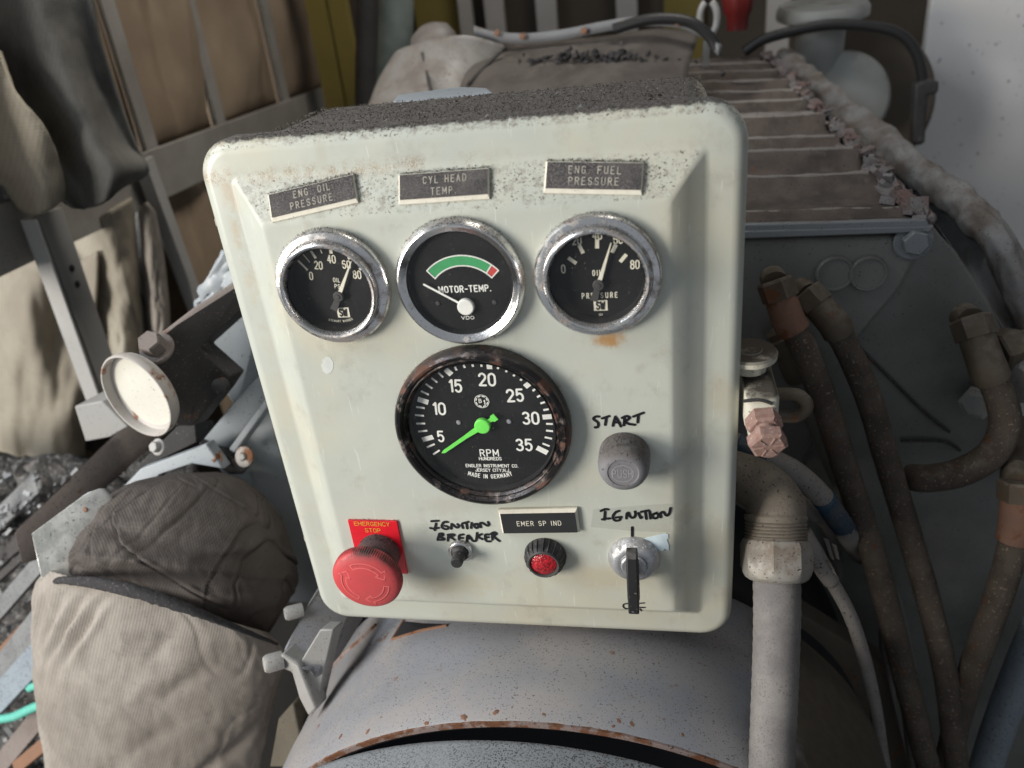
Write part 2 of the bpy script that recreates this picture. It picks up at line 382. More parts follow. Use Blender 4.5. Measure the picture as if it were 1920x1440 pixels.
M['pinkrust'] = surf('pink rust', (.31, .20, .17), .9, alt=(.24, .135, .105), vscale=320, var=.8, speck=.2, speckcol=(.60, .46, .44), rust=.12, bump=.8, bscale=420)
M['whitecable'] = surf('grimy white cable', (.23, .21, .195), .65, alt=(.15, .135, .12), vscale=50, speck=.3, bump=.3, dust=.3)
M['bluetape'] = surf('blue tape', (.012, .045, .085), .55, alt=(.06, .065, .07), var=1, vscale=60, speck=.2, speckcol=(.2, .2, .2), dust=.35, bump=.3)
M['redtape'] = surf('maroon tape', (.09, .02, .02), .6, dust=.3)
M['blackrub'] = flat('black rubber', (.013, .013, .014), .5)
M['canvaslit'] = canvas('sand canvas', (.345, .312, .28), (.25, .222, .195), sootamt=.24, vscale=14)
M['canvaspale'] = canvas('pale ribbed canvas', (.50, .45, .36), (.40, .35, .28), sootamt=.08, vscale=8, weave=700)
M['canvasdark'] = canvas('sooty brown canvas', (.085, .074, .069), (.125, .108, .098), sootamt=.38, vscale=11)
M['canvaswall'] = canvas('brown blanket', (.31, .24, .172), (.24, .18, .13), sootamt=.16, vscale=5, weave=900)
M['canvasbeige'] = canvas('beige blanket', (.36, .325, .265), (.26, .228, .185), sootamt=.20, vscale=7, weave=900)
M['canvassoot'] = canvas('sooted canvas', (.22, .215, .20), (.10, .096, .09), soot=(.045, .042, .04), sootamt=.40, vscale=7, weave=900)
M['cuff'] = surf('soot and fold shadow black', (.03, .028, .03), .95, speck=.4, speckcol=(.10, .095, .09), bump=1.)  # near-black for the painted fold shadow and for loose soot
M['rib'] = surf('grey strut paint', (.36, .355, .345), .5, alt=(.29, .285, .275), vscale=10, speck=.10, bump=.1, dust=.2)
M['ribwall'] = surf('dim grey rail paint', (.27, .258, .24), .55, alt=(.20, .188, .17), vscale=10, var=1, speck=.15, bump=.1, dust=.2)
M['galv'] = surf('galvanised sheet', (.66, .66, .64), .35, metal=.4, alt=(.42, .43, .41), vscale=85, var=1, speck=.25, bump=.3)
M['blackbar'] = surf('sooty black bracket', (.035, .032, .032), .6, alt=(.055, .05, .048), vscale=30, rust=.1, speck=.2, speckcol=(.2, .19, .18), bump=.3)
M['beam'] = surf('brown dusty beam', (.20, .17, .155), .7, alt=(.14, .11, .10), vscale=25, rust=.2, speck=.25, bump=.4)
M['capface'] = surf('chalky cap disc', (.60, .585, .52), .6, alt=(.52, .50, .44), vscale=40, bump=.1, speck=.03)
M['caprim'] = surf('rusty cap rim', (.46, .43, .40), .5, alt=(.36, .33, .31), rust=.42, rscale=50, rustcol=(.30, .13, .06), bump=.3)
M['debris'] = surf('oily debris', (.042, .04, .04), .55, alt=(.12, .115, .11), var=1, vscale=45, rust=.2, speck=.5, speckcol=(.30, .29, .28), sscale=220, bump=1., bdist=.003)
M['scrap'] = surf('scrap metal', (.24, .245, .25), .5, metal=.3, alt=(.14, .14, .145), vscale=40, rust=.2, speck=.45, bump=.5)
M['scrapblue'] = surf('blue grey strip', (.24, .28, .32), .5, alt=(.18, .20, .23), vscale=30, speck=.45, bump=.3)
M['rust'] = surf('rusted steel', (.22, .115, .07), .85, alt=(.13, .075, .05), rust=.4, bump=.6)
M['rope'] = surf('teal rope fibre', (.10, .42, .34), .7, alt=(.16, .50, .42), vscale=200, bump=.5)
M['olive'] = surf('olive yellow board', (.20, .155, .035), .8, alt=(.12, .09, .02), vscale=6)
M['batten'] = surf('pale batten', (.40, .38, .36), .6, alt=(.32, .29, .26), vscale=8)
M['darkback'] = surf('dim brown back board', (.075, .06, .045), .85, alt=(.05, .04, .03), vscale=5)
M['greenpipe'] = surf('pale green duct', (.26, .29, .27), .4, alt=(.12, .15, .14), vscale=9, var=1)
M['sheet'] = surf('dusty cowl sheet', (.20, .185, .175), .55, alt=(.11, .092, .084), vscale=16, var=1, speck=.2, rust=.1, dust=.3, bump=.2)
M['filter'] = surf('grey filter paint', (.26, .265, .255), .5, alt=(.20, .205, .195), vscale=14, dust=.3, bump=.15)
M['redvalve'] = surf('red valve paint', (.13, .008, .007), .5, alt=(.06, .006, .005), vscale=25, bump=.2)
M['bracketwhite'] = surf('off white bracket', (.36, .35, .335), .5, alt=(.28, .265, .25), vscale=30, rust=.22, rscale=50, rustcol=(.30, .16, .08), speck=.2, bump=.2)
M['grit'] = surf('soot grit', (.055, .048, .043), .9, alt=(.15, .13, .115), vscale=400, var=1, bump=0)
M['engine'] = surf('engine gap shade', (.03, .028, .026), .8, bump=.2)  # near-black, the shade of the gaps put into the colour
M['oliveplate'] = surf('grimy olive plate', (.085, .072, .05), .75, alt=(.05, .04, .03), vscale=25, rust=.3, speck=.35, bump=.5)
M['ground'] = surf('oily floor', (.04, .038, .036), .7, speck=.4)

# ---------------------------------------------------------------- lettering
def A(cx, cy, rx, ry, a0, a1, n=9):
    return [(cx+rx*cos(radians(a0+(a1-a0)*i/n)), cy+ry*sin(radians(a0+(a1-a0)*i/n))) for i in range(n+1)]
G = {
 'A': [[(0, 0), (.3, 1), (.6, 0)], [(.11, .34), (.49, .34)]],
 'B': [[(0, 0), (0, 1), (.32, 1)]+A(.32, .77, .24, .23, 90, -90)+[(0, .54)], [(.32, .54)]+A(.32, .27, .28, .27, 90, -90)+[(0, 0)]],
 'C': [A(.31, .7, .29, .3, 25, 180)+A(.31, .3, .29, .3, 180, 335)],
 'D': [[(0, 0), (0, 1), (.25, 1)]+A(.25, .66, .34, .34, 90, 0)+A(.25, .34, .34, .34, 0, -90)+[(0, 0)]],
 'E': [[(.55, 1), (0, 1), (0, 0), (.55, 0)], [(0, .52), (.45, .52)]],
 'F': [[(.55, 1), (0, 1), (0, 0)], [(0, .52), (.45, .52)]],
 'G': [A(.31, .7, .29, .3, 25, 180)+A(.31, .3, .29, .3, 180, 360)+[(.6, .46), (.35, .46)]],
 'H': [[(0, 0), (0, 1)], [(.58, 0), (.58, 1)], [(0, .52), (.58, .52)]],
 'I': [[(.05, 0), (.05, 1)]],
 'J': [[(.5, 1), (.5, .3)]+A(.25, .28, .25, .28, 0, -180)],
 'K': [[(0, 0), (0, 1)], [(.55, 1), (0, .4)], [(.18, .6), (.58, 0)]],
 'L': [[(0, 1), (0, 0), (.52, 0)]],
 'M': [[(0, 0), (0, 1), (.35, .3), (.7, 1), (.7, 0)]],
 'N': [[(0, 0), (0, 1), (.58, 0), (.58, 1)]],
 'O': [A(.3, .7, .3, .3, 0, 180)+A(.3, .3, .3, .3, 180, 360)+[(.6, .7)]],
 'P': [[(0, 0), (0, 1), (.3, 1)]+A(.3, .74, .27, .26, 90, -90)+[(0, .48)]],
 'Q': [A(.3, .5, .3, .5, 0, 360, 20), [(.35, .25), (.6, 0)]],
 'R': [[(0, 0), (0, 1), (.3, 1)]+A(.3, .75, .26, .25, 90, -90)+[(0, .5)], [(.3, .5), (.58, 0)]],
 'S': [A(.29, .755, .27, .245, 20, 270)+A(.29, .255, .29, .255, 90, -160)],
 'T': [[(0, 1), (.6, 1)], [(.3, 1), (.3, 0)]],
 'U': [[(0, 1), (0, .3)]+A(.29, .3, .29, .3, 180, 360)+[(.58, 1)]],
 'V': [[(0, 1), (.3, 0), (.6, 1)]],
 'W': [[(0, 1), (.2, 0), (.4, .8), (.6, 0), (.8, 1)]],
 'X': [[(0, 0), (.58, 1)], [(0, 1), (.58, 0)]],
 'Y': [[(0, 1), (.3, .48), (.6, 1)], [(.3, .48), (.3, 0)]],
 '0': [A(.27, .7, .27, .3, 0, 180)+A(.27, .3, .27, .3, 180, 360)+[(.54, .7)]],
 '1': [[(.02, .82), (.2, 1), (.2, 0)]],
 '2': [A(.27, .72, .27, .28, 165, -30)+[(0, 0), (.55, 0)]],
 '3': [A(.25, .76, .25, .24, 150, -90)+A(.26, .26, .28, .26, 90, -150)],
 '4': [[(.42, 0), (.42, 1), (0, .3), (.58, .3)]],
 '5': [[(.5, 1), (.07, 1), (.03, .52)]+A(.26, .33, .27, .33, 125, -145)],
 '6': [[(.46, .9)]+A(.28, .7, .28, .3, 70, 180)+A(.28, .29, .28, .29, 180, 540, 18)],
 '8': [A(.27, .765, .235, .235, -90, 270, 18), A(.27, .265, .275, .265, 90, 450, 18)],
 '.': [[(.05, 0), (.05, .05)]], ',': [[(.08, .04), (.02, -.14)]], '-': [[(0, .45), (.38, .45)]], ' ': [],
}
GW = {c: (max([p[0] for s in ss for p in s]) if ss else .35) for c, ss in G.items()}
GW['I'] = GW['.'] = .10; GW[','] = .1

def ribbon(mb, pts, w, map3, lift=0., cap=4):
    """flat stroke of width w along 2-D points, mapped to space"""
    q = [pts[0]]
    for p in pts[1:]:
        if (p[0]-q[-1][0])**2+(p[1]-q[-1][1])**2 > 1e-12: q.append(p)
    if cap:
        for i in range(1, len(q)-1):
            e1 = Vector((q[i][0]-q[i-1][0], q[i][1]-q[i-1][1])).normalized(); e2 = Vector((q[i+1][0]-q[i][0], q[i+1][1]-q[i][1])).normalized()
            if e1.dot(e2) < .45:
                ribbon(mb, q[:i+1], w, map3, lift, cap); ribbon(mb, q[i:], w, map3, lift+8e-7, cap); return
    closed = len(q) > 3 and (q[0][0]-q[-1][0])**2+(q[0][1]-q[-1][1])**2 < (w*.15)**2
    if closed: q[-1] = q[0]
    n = len(q); L = []; R = []
    if n < 2: return
    for i in range(n):
        a = q[i-1] if i else (q[-2] if closed else None); b = q[i+1] if i < n-1 else (q[1] if closed else None)
        d1 = None if a is None else Vector((q[i][0]-a[0], q[i][1]-a[1])).normalized()
        d2 = None if b is None else Vector((b[0]-q[i][0], b[1]-q[i][1])).normalized()
        d1 = d1 or d2; d2 = d2 or d1
        nn = Vector((-d1.y-d2.y, d1.x+d2.x))
        if nn.length < .25: nn = Vector((-d2.y, d2.x))
        nn.normalize(); k = min(1/max(nn.dot(Vector((-d1.y, d1.x))), .45), 1.9)*w/2
        L.append((q[i][0]+nn.x*k, q[i][1]+nn.y*k)); R.append((q[i][0]-nn.x*k, q[i][1]-nn.y*k))
    b = len(mb.v)
    for i in range(n): mb.v += [map3(*L[i], lift), map3(*R[i], lift)]
    mb.f += [(b+2*i, b+2*i+1, b+2*i+3, b+2*i+2) for i in range(n-1)]
    if cap and not closed:
        for i, sgn in ((0, -1), (n-1, 1)):
            a = Vector((q[i][0]-q[i-1][0], q[i][1]-q[i-1][1])) if i else Vector((q[1][0]-q[0][0], q[1][1]-q[0][1]))
            a.normalize(); nn = Vector((-a.y, a.x)); b = len(mb.v)
            for k in range(cap+1):
                th = pi*k/cap; d = nn*cos(th)+a*sin(th)*sgn
                mb.v.append(map3(q[i][0]+d.x*w/2, q[i][1]+d.y*w/2, lift))
            mb.f.append(tuple(range(b, b+cap+1)))

LIFT = [0]
def text(mb, s, c, h, frame, w=.14, xs=1., gap=.22, rot=0, arc=None, align='c'):
    """c: 2-D centre in frame; h: cap height; w: stroke weight relative to height"""
    W = sum(GW[ch]*xs+gap for ch in s)-gap
    x = -W/2 if align == 'c' else 0
    for ch in s:
        for st in G[ch]:
            pts = []
            for (u, v) in st:
                if arc:   # letters along the bottom of a circle of radius arc about c
                    a = (x+u*xs)*h/arc
                    rr = arc-v*h
                    pts.append((c[0]+sin(a)*rr, c[1]-cos(a)*rr))
                else:
                    X = (x+u*xs)*h; Y = (v-.5)*h
                    pts.append((c[0]+X*cos(rot)-Y*sin(rot), c[1]+X*sin(rot)+Y*cos(rot)))
            LIFT[0] = (LIFT[0]+1) % 9
            ribbon(mb, pts, w*h, frame, LIFT[0]*2.5e-6)
        x += GW[ch]*xs+gap
def yplane(y): return lambda a, b, l=0: Vector((a, y-l, b))
def xz(px, py, y): p = P(px, py, y); return (p.x, p.z)

# ================================================================ CONTROL PANEL
panel = thing('control_panel', 'sage white steel instrument box with four round gauges, switches and a pressed lid', 'control panel', (0, .06, -.15))

def rrect(x0, x1, z0, z1, r, y, n=10):
    out = []
    for cx, cz, a0 in ((x1-r, z1-r, 0), (x0+r, z1-r, 90), (x0+r, z0+r, 180), (x1-r, z0+r, 270)):
        for k in range(n+1):
            a = radians(a0+90*k/n); out.append(Vector((cx+r*cos(a), y, cz+r*sin(a))))
    return out
LX0, LX1, LZ0, LZ1 = -.1303, .1284, -.1540, .1505
mb = MB(); rings = []
def ringo(ins, y, r): rings.append(rrect(LX0+ins, LX1-ins, LZ0+ins, LZ1-ins, r, y))
ringo(.002, .028, .017); ringo(0, .0275, .0185); ringo(0, .0178, .0185)
for k in range(1, 7):
    a = radians(15*k); ringo(.0068*(1-cos(a)), .0178-.0066*sin(a), .0185-.0066*(1-cos(a)))
FL = .0112
OB = (-.1125, .1105, -.1345, .1320); IB = (-.0975, .0950, -.1235, .1128)
def between(t, y, r):
    rings.append(rrect(*[OB[i]*(1-t)+IB[i]*t for i in range(4)], r, y))
between(-.12, FL, .0060); between(-.03, FL-.0001, .0035); between(.06, FL-.0007, .0025)
between(.5, FL*.5, .002); between(.93, .0005, .0022); between(1.03, .0001, .0030); between(1.12, 0, .004)
mb.loft(rings, True, False, True)
build(mb, 'lid', M['panel'], panel, smooth=50)

mb = MB(); rings = []
for ins, y in ((.004, .027), (0, .030), (0, .126), (.0015, .1285), (.005, .130)):
    rings.append(rrect(-.1125+ins, .1165-ins, -.143+ins, .1470-ins, .012, y))
mb.loft(rings); build(mb, 'box_body', M['panel'], panel, smooth=40)
mb = MB(); mb.loft([rrect(-.119, .121, -.1465, .1455, .012, .0262), rrect(-.119, .121, -.1465, .1455, .012, .0305)]); build(mb, 'gasket', M['blackrub'], panel)

# hinges on the left skirt
for px0, py0, px1, py1 in ((392, 424, 411, 497), (568, 1012, 584, 1070)):
    a = P(px0, py0, .024); b = P(px1, py1, .024); x = LX0-.0022; mb = MB()
    mb.tube([(x, .024, a.z), (x, .024, b.z)], .0021, 12, 0)
    mb.box((x+.002, .030, (a.z+b.z)/2), (.0012, .007, abs(a.z-b.z)*.42))
    h = build(mb, 'hinge', M['steelrust'], panel)
    mb = MB(); mb.tube([(x, .024, a.z+.004), (x, .024, a.z+.0005)], .0029, 10, 0); build(mb, 'hinge_pin', M['steelrust'], h)
    BASE[h] = BASE[panel]

def sub(mb, name, mat, parent, **k): return build(mb, name, mat, parent, **k)
DY = -.0010     # dial card plane

# ---- two pressure gauges (stepped chrome bezel) -------------------------------------------------
def oil_gauge(cx, cz, name, ox, oy, kind):
    S = 280/1440.
    q = lambda a, b, y=DY: xz(ox+a*S, oy+b*S, y)
    c = Vector((cx, 0, cz)); mb = MB()
    mb.lathe([(.0285, -.001), (.0290, .0006), (.0291, .0030), (.0288, .0045), (.0280, .0055), (.0268, .0058), (.0253, .0060), (.0247, .0052), (.0244, .0054), (.0243, .0090), (.0240, .0100),
              (.0233, .0106), (.0224, .0104), (.0217, .0092), (.0214, .0080), (.0213, .0010)], c, seg=96)
    g = build(mb, name, M['chrome'], panel, smooth=32)
    mb = MB(); mb.lathe([(.0210, .0078), (.0209, .0010)], c, seg=72); sub(mb, 'inner_wall', M['wall'], g)
    mb = MB(); mb.lathe([(.0211, .0010), (.0001, .00100)], c, seg=72, cap1=True); sub(mb, 'dial', M['dial'], g, smooth=0)
    mk = MB(); fr = yplane(DY-.0002); H = .0046
    if kind == 1:
        ticks = [((500, 650), (395, 545), .0010), ((520, 573), (450, 490), .0005), ((578, 535), (528, 460), .0013), ((637, 488), (622, 447), .0006), ((727, 490), (720, 455), .0016), ((905, 545), (893, 520), .0014), ((1000, 645), (1020, 625), .0013)]
        nums = [('0', 533, 705, -8), ('20', 603, 602, -8), ('40', 728, 543, -5), ('60', 872, 595, -5), ('80', 975, 693, -5)]
        H = q(533, 668)[1]-q(533, 740)[1]
    else:
        ticks = [((440, 530), (517, 585), .0017), ((545, 408), (583, 488), .0017), ((718, 352), (718, 440), .0018), ((900, 403), (862, 480), .0017), ((1000, 497), (940, 570), .0017)]
        nums = [('0', 392, 638, 0), ('20', 522, 362, 0), ('40', 718, 312, 0), ('60', 920, 352, 0), ('80', 1082, 595, 0)]
        H = q(1082, 556)[1]-q(1082, 634)[1]
    for a, b, w in ticks:
        LIFT[0] += 1; ribbon(mk, [q(*a), q(*b)], w, fr, 0, cap=0)
    for s_, a, b, r in nums: text(mk, s_, q(a, b), H, fr, .15, .72, .20, radians(r))
    if kind == 1:
        h2 = q(775, 728)[1]-q(775, 766)[1]
        text(mk, 'OIL', q(778, 745), h2, fr, .16, .8, .34, radians(-6)); text(mk, 'PSI', q(793, 805), h2, fr, .16, .8, .34, radians(-6))
    else:
        h2 = q(708, 650)[1]-q(708, 700)[1]
        text(mk, 'OIL', q(718, 675), h2, fr, .16, .62, .42); text(mk, 'PRESSURE', q(742, 893), h2, fr, .16, .66, .50)
        text(mk, '12V', q(752, 1078), h2*.42, fr, .16, .8, .3)
    sub(mk, 'dial_marks', M['cream'], g, smooth=0)
    # maker's badge
    bx = q(843, 1058) if kind == 1 else q(752, 990); mb = MB(); w2, h2 = .0032, .0026
    mb.add([fr(bx[0]-w2, bx[1]-h2), fr(bx[0]+w2, bx[1]-h2), fr(bx[0]+w2, bx[1]+h2), fr(bx[0]-w2, bx[1]+h2)], [(0, 1, 2, 3)])
    sub(mb, 'badge', M['cream'], g, smooth=0)
    mb = MB(); text(mb, 'SW', bx, .0036, yplane(DY-.0004), .2, .62, .18); sub(mb, 'badge_letters', M['dial'], g, smooth=0)
    if kind == 1:
        mb = MB(); text(mb, 'STEWART WARNER', (cx-.0004, cz+.0005), .0011, fr, .15, .8, .4, arc=.0196); sub(mb, 'small_print', M['needlegrey'] if 0 else M['cream'], g, smooth=0)
    # needle
    ny = -.0032; pv = q(*((795, 905) if kind == 1 else (730, 795)), ny); tp = q(*((917, 566) if kind == 1 else (852, 388)), ny)
    d = Vector((tp[0]-pv[0], tp[1]-pv[1])).normalized(); n_ = Vector((-d.y, d.x)); L = Vector((tp[0]-pv[0], tp[1]-pv[1])).length
    pt = lambda a, b, y: Vector((pv[0]+d.x*a+n_.x*b, y, pv[1]+d.y*a+n_.y*b))
    mb = MB(); mb.prism([pt(.0018, .0010, ny), pt(L, .00022, ny), pt(L, -.00022, ny), pt(.0018, -.0010, ny)], (0, .0004, 0)); sub(mb, 'needle', M['cream'], g, smooth=0)
    mb = MB(); mb.prism([pt(.0018, .0010, ny), pt(.0018, -.0010, ny), pt(-.0082, -.0019, ny), pt(-.0082, .0019, ny)], (0, .0004, 0))
    mb.lathe([(.0026, -.001), (.0026, .0006), (.0022, .0009), (.0012, .0009), (.0010, .0013), (.0001, .0014)], Vector((pv[0], ny, pv[1])), seg=28, cap1=True)
    sub(mb, 'needle_hub', M['needlegrey'], g)
    mb = MB(); mb.lathe([(.0213, .0079), (.0150, .0082), (.0001, .0083)], c, seg=64, cap1=True); sub(mb, 'glass', M['glass'], g)
    return g
g = oil_gauge(-.0665, .0803, 'pressure_gauge', 480, 380, 1); g['label'] = 'chrome gauge marked OIL PSI with needle on 60'
g = oil_gauge(.0621, .0806, 'pressure_gauge', 980, 380, 2); g['label'] = 'chrome gauge marked OIL PRESSURE with bold ticks'

# ---- cylinder head temperature gauge ----------------------------------------------------------
c = Vector((-.0028, 0, .0797)); mb = MB()
mb.lathe([(.0312, -.001), (.0315, .0006), (.0315, .0022), (.0309, .0040), (.0296, .0060), (.0289, .0063), (.0282, .0060), (.0262, .0042), (.0258, .0040), (.0257, .0010)], c, seg=96)
vg = build(mb, 'temperature_gauge', M['chromeclean'], panel, smooth=30); vg['label'] = 'chrome gauge marked MOTOR-TEMP with green and red arc'
mb = MB(); mb.lathe([(.0254, .0038), (.0248, .0020), (.0247, .0010)], c, seg=72); sub(mb, 'inner_wall', M['wall'], vg)
mb = MB(); mb.lathe([(.0256, .0010), (.0001, .0010)], c, seg=72, cap1=True); sub(mb, 'dial', M['dial'], vg, smooth=0)
S = 280/1440.; q = lambda a, b, y=DY: xz(720+a*S, 380+b*S, y)
fr = yplane(DY-.0002); fr2 = yplane(DY-.0004)
ac = (c.x+.0016, c.z-.0102)        # centre of the arc
def arcpts(p): return [(p[0][0], p[0][1])]
def arc3(pa, pm, pb, n=28):
    (ax, ay), (bx, by), (cx_, cy_) = pa, pm, pb
    D = 2*(ax*(by-cy_)+bx*(cy_-ay)+cx_*(ay-by))
    ux = ((ax*ax+ay*ay)*(by-cy_)+(bx*bx+by*by)*(cy_-ay)+(cx_*cx_+cy_*cy_)*(ay-by))/D
    uy = ((ax*ax+ay*ay)*(cx_-bx)+(bx*bx+by*by)*(ax-cx_)+(cx_*cx_+cy_*cy_)*(bx-ax))/D
    r = sqrt((ax-ux)**2+(ay-uy)**2); a0 = atan2(ay-uy, ax-ux); a1 = atan2(cy_-uy, cx_-ux)
    return [(ux+r*cos(a0+(a1-a0)*k/n), uy+r*sin(a0+(a1-a0)*k/n)) for k in range(n+1)]
out = arc3(q(415, 655), q(770, 507), q(1105, 650)); inn = arc3(q(495, 730), q(765, 605), q(1040, 722))
k = 25; f3 = lambda p: fr(p[0], p[1])
mb = MB()
for i in range(k): mb.add([f3(out[i]), f3(out[i+1]), f3(inn[i+1]), f3(inn[i])], [(0, 1, 2, 3)])
sub(mb, 'green_band', M['green'], vg, smooth=0)
mb = MB()
for i in range(k, 28): mb.add([f3(out[i]), f3(out[i+1]), f3(inn[i+1]), f3(inn[i])], [(0, 1, 2, 3)])
sub(mb, 'red_band', M['red'], vg, smooth=0)
mb = MB(); ribbon(mb, out+inn[::-1]+[out[0]], .00062, fr2); ribbon(mb, [out[k], inn[k]], .0006, fr2, 4e-6, 0)
h2 = q(700, 800)[1]-q(700, 858)[1]
text(mb, 'MOTOR-TEMP.', ((q(525, 830)[0]+q(1035, 830)[0])/2, q(780, 830)[1]), h2, fr, .19, .86, .32)
text(mb, 'VDO', q(808, 1108), h2*.50, fr, .2, 1.7, .5); sub(mb, 'dial_marks', M['white'], vg, smooth=0)
ny = -.0026; pv = q(790, 1003, ny); tp = q(385, 790, ny); mb = MB(); ribbon(mb, [pv, tp], .0010, yplane(ny), 0, 6)
sub(mb, 'needle', M['white'], vg, smooth=0)
mb = MB(); mb.lathe([(.0041, -.001), (.0041, .0008), (.0036, .0012), (.0001, .0012)], Vector((pv[0], ny, pv[1])), seg=36, cap1=True); sub(mb, 'needle_hub', M['white'], vg)
for a, b in ((520, 970), (1065, 960)): p = q(a, b); mb = MB(); mb.lathe([(.0012, 0), (.0010, .0005), (.0001, .0006)], Vector((p[0], DY, p[1])), seg=16, cap1=True); sub(mb, 'dial_screw', M['needlegrey'], vg)
mb = MB(); mb.lathe([(.0259, .0040), (.018, .0046), (.0001, .0049)], c, seg=64, cap1=True); sub(mb, 'glass', M['glass'], vg)

# ---- tachometer -------------------------------------------------------------------------------
c = Vector((-.0013, 0, .0008)); mb = MB()
mb.lathe([(.0455, -.001), (.0462, .0008), (.0463, .0045), (.0459, .0068), (.0450, .0086), (.0437, .0095), (.0424, .0092), (.0416, .0080), (.0411, .0072), (.0404, .0074), (.0395, .0066), (.0388, .0052), (.0385, .0010)], c, seg=128)
tg = build(mb, 'tachometer', M['blackrim'], panel, smooth=32); tg['label'] = 'large tachometer with rusty black rim and lime green needle'
mb = MB(); mb.lathe([(.0385, .0010), (.0001, .0010)], c, seg=96, cap1=True); sub(mb, 'dial', M['dial'], tg, smooth=0)
mb = MB(); mb.lathe([(.0383, .0060), (.0381, .0011)], c, seg=96); sub(mb, 'inner_wall', M['wall'], tg)
S = 370/1665.; q = lambda a, b, y=DY: xz(720+a*S, 630+b*S, y)
pc = q(838, 752)
mb = MB()
big = {3: ((415, 998), (470, 962), .0010), 5: ((325, 875), (415, 850), .0028), 10: ((285, 530), (375, 560), .0030), 15: ((520, 280), (570, 325), .0030), 20: ((888, 240), (892, 278), .0028), 25: ((1232, 395), (1190, 428), .0028), 30: ((1415, 678), (1338, 683), .0028), 35: ((1380, 985), (1290, 940), .0030)}
for k_, (a, b, w) in big.items(): ribbon(mb, [q(*a), q(*b)], w, fr, 0, 0)
small = [((362, 938), (428, 910)), ((290, 805), (366, 797)), ((273, 737), (348, 737)), ((262, 665), (338, 672)), ((272, 597), (344, 607)), ((312, 462), (378, 494)), ((352, 402), (408, 441)), ((402, 353), (450, 390)), ((460, 308), (500, 347)),
         ((598, 258), (614, 288)), ((672, 243), (684, 268)), ((746, 238), (752, 258)), ((822, 240), (824, 258)), ((965, 258), (960, 278)), ((1036, 290), (1028, 303)), ((1102, 325), (1092, 338)), ((1162, 362), (1150, 374)),
         ((1275, 446), (1255, 463)), ((1318, 500), (1292, 515)), ((1358, 556), (1320, 568)), ((1390, 616), (1345, 624)), ((1425, 741), (1368, 739)), ((1427, 802), (1368, 796)), ((1418, 865), (1356, 852)), ((1398, 928), (1338, 905))]
for a, b in small: ribbon(mb, [q(*a), q(*b)], .0011, fr, 0, 0)
H = q(870, 310)[1]-q(870, 422)[1]-.0009
for s_, a, b, r in (('5', 478, 846, 0), ('10', 467, 612, -3), ('15', 603, 420, -3), ('20', 870, 366, -2), ('25', 1105, 500, 2), ('30', 1238, 692, 0), ('35', 1182, 918, 0)):
    text(mb, s_, q(a, b), H*(.93 if s_ == '5' else 1), fr, .17, .88, .25, radians(r))
text(mb, 'RPM', q(888, 985), .0040, fr, .16, .95, .34)
text(mb, 'HUNDREDS', q(897, 1033), .0018, fr, .2, 1.05, .26)
text(mb, 'ENGLER INSTRUMENT CO.', q(910, 1093), .0018, fr, .19, 1.0, .25)
text(mb, 'JERSEY CITY,N.J.', q(917, 1130), .0018, fr, .19, .98, .24)
text(mb, 'MADE IN GERMANY', (pc[0], pc[1]+.004), .0024, fr, .18, .70, .34, arc=.0372)
# round maker's mark
lc = q(825, 550); R_ = .0037
circ = lambda r, a0=0, a1=360, n=40: [(lc[0]+r*cos(radians(a0+(a1-a0)*i/n)), lc[1]+r*sin(radians(a0+(a1-a0)*i/n))) for i in range(n+1)]
ribbon(mb, circ(R_), .00034, fr)
for k_ in range(8): ribbon(mb, circ(R_-.0007, 45*k_+7, 45*k_+38, 6), .00060, fr, 0, 0)
text(mb, 'B', (lc[0]-.0008, lc[1]+.0003), .0021, fr, .17, 1.0, .2); text(mb, '1', (lc[0]+.0013, lc[1]-.0006), .0024, fr, .22, .9, .2)
sub(mb, 'dial_marks', M['white'], tg, smooth=0)
for a, b in ((630, 728), (1055, 720)): p = q(a, b); mb = MB(); mb.lathe([(.0013, 0), (.0011, .0006), (.0001, .0007)], Vector((p[0], DY, p[1])), seg=16, cap1=True); sub(mb, 'dial_screw', M['alu'], tg)
ny = -.0036; pv = q(832, 757, ny); tp = q(485, 990, ny); d = Vector((tp[0]-pv[0], tp[1]-pv[1])); L = d.length; d.normalize(); n_ = Vector((-d.y, d.x))
pt = lambda a, b, y=ny: Vector((pv[0]+d.x*a+n_.x*b, y, pv[1]+d.y*a+n_.y*b))
mb = MB(); mb.prism([pt(.002, .0016), pt(L*.42, .0010), pt(L-.0018, .0010), pt(L, 0), pt(L-.0018, -.0007), pt(L*.42, -.0010), pt(.002, -.0016)], (0, .0006, 0))
mb.prism([pt(-.002, .0012), pt(-.0060, .0010), pt(-.0068, .0019), pt(-.0092, .0019), pt(-.0092, -.0019), pt(-.0068, -.0019), pt(-.0060, -.0010), pt(-.002, -.0012)], (0, .0006, 0)); sub(mb, 'needle', M['lime'], tg, smooth=0)
mb = MB(); mb.lathe([(.0042, -.001), (.0042, .0010), (.0037, .0014), (.0001, .0015)], Vector((pv[0], ny, pv[1])), seg=36, cap1=True); sub(mb, 'needle_hub', M['lime'], tg)
mb = MB(); mb.lathe([(.0388, .0056), (.025, .0062), (.0001, .0065)], c, seg=80, cap1=True); sub(mb, 'glass', M['glass'], tg)

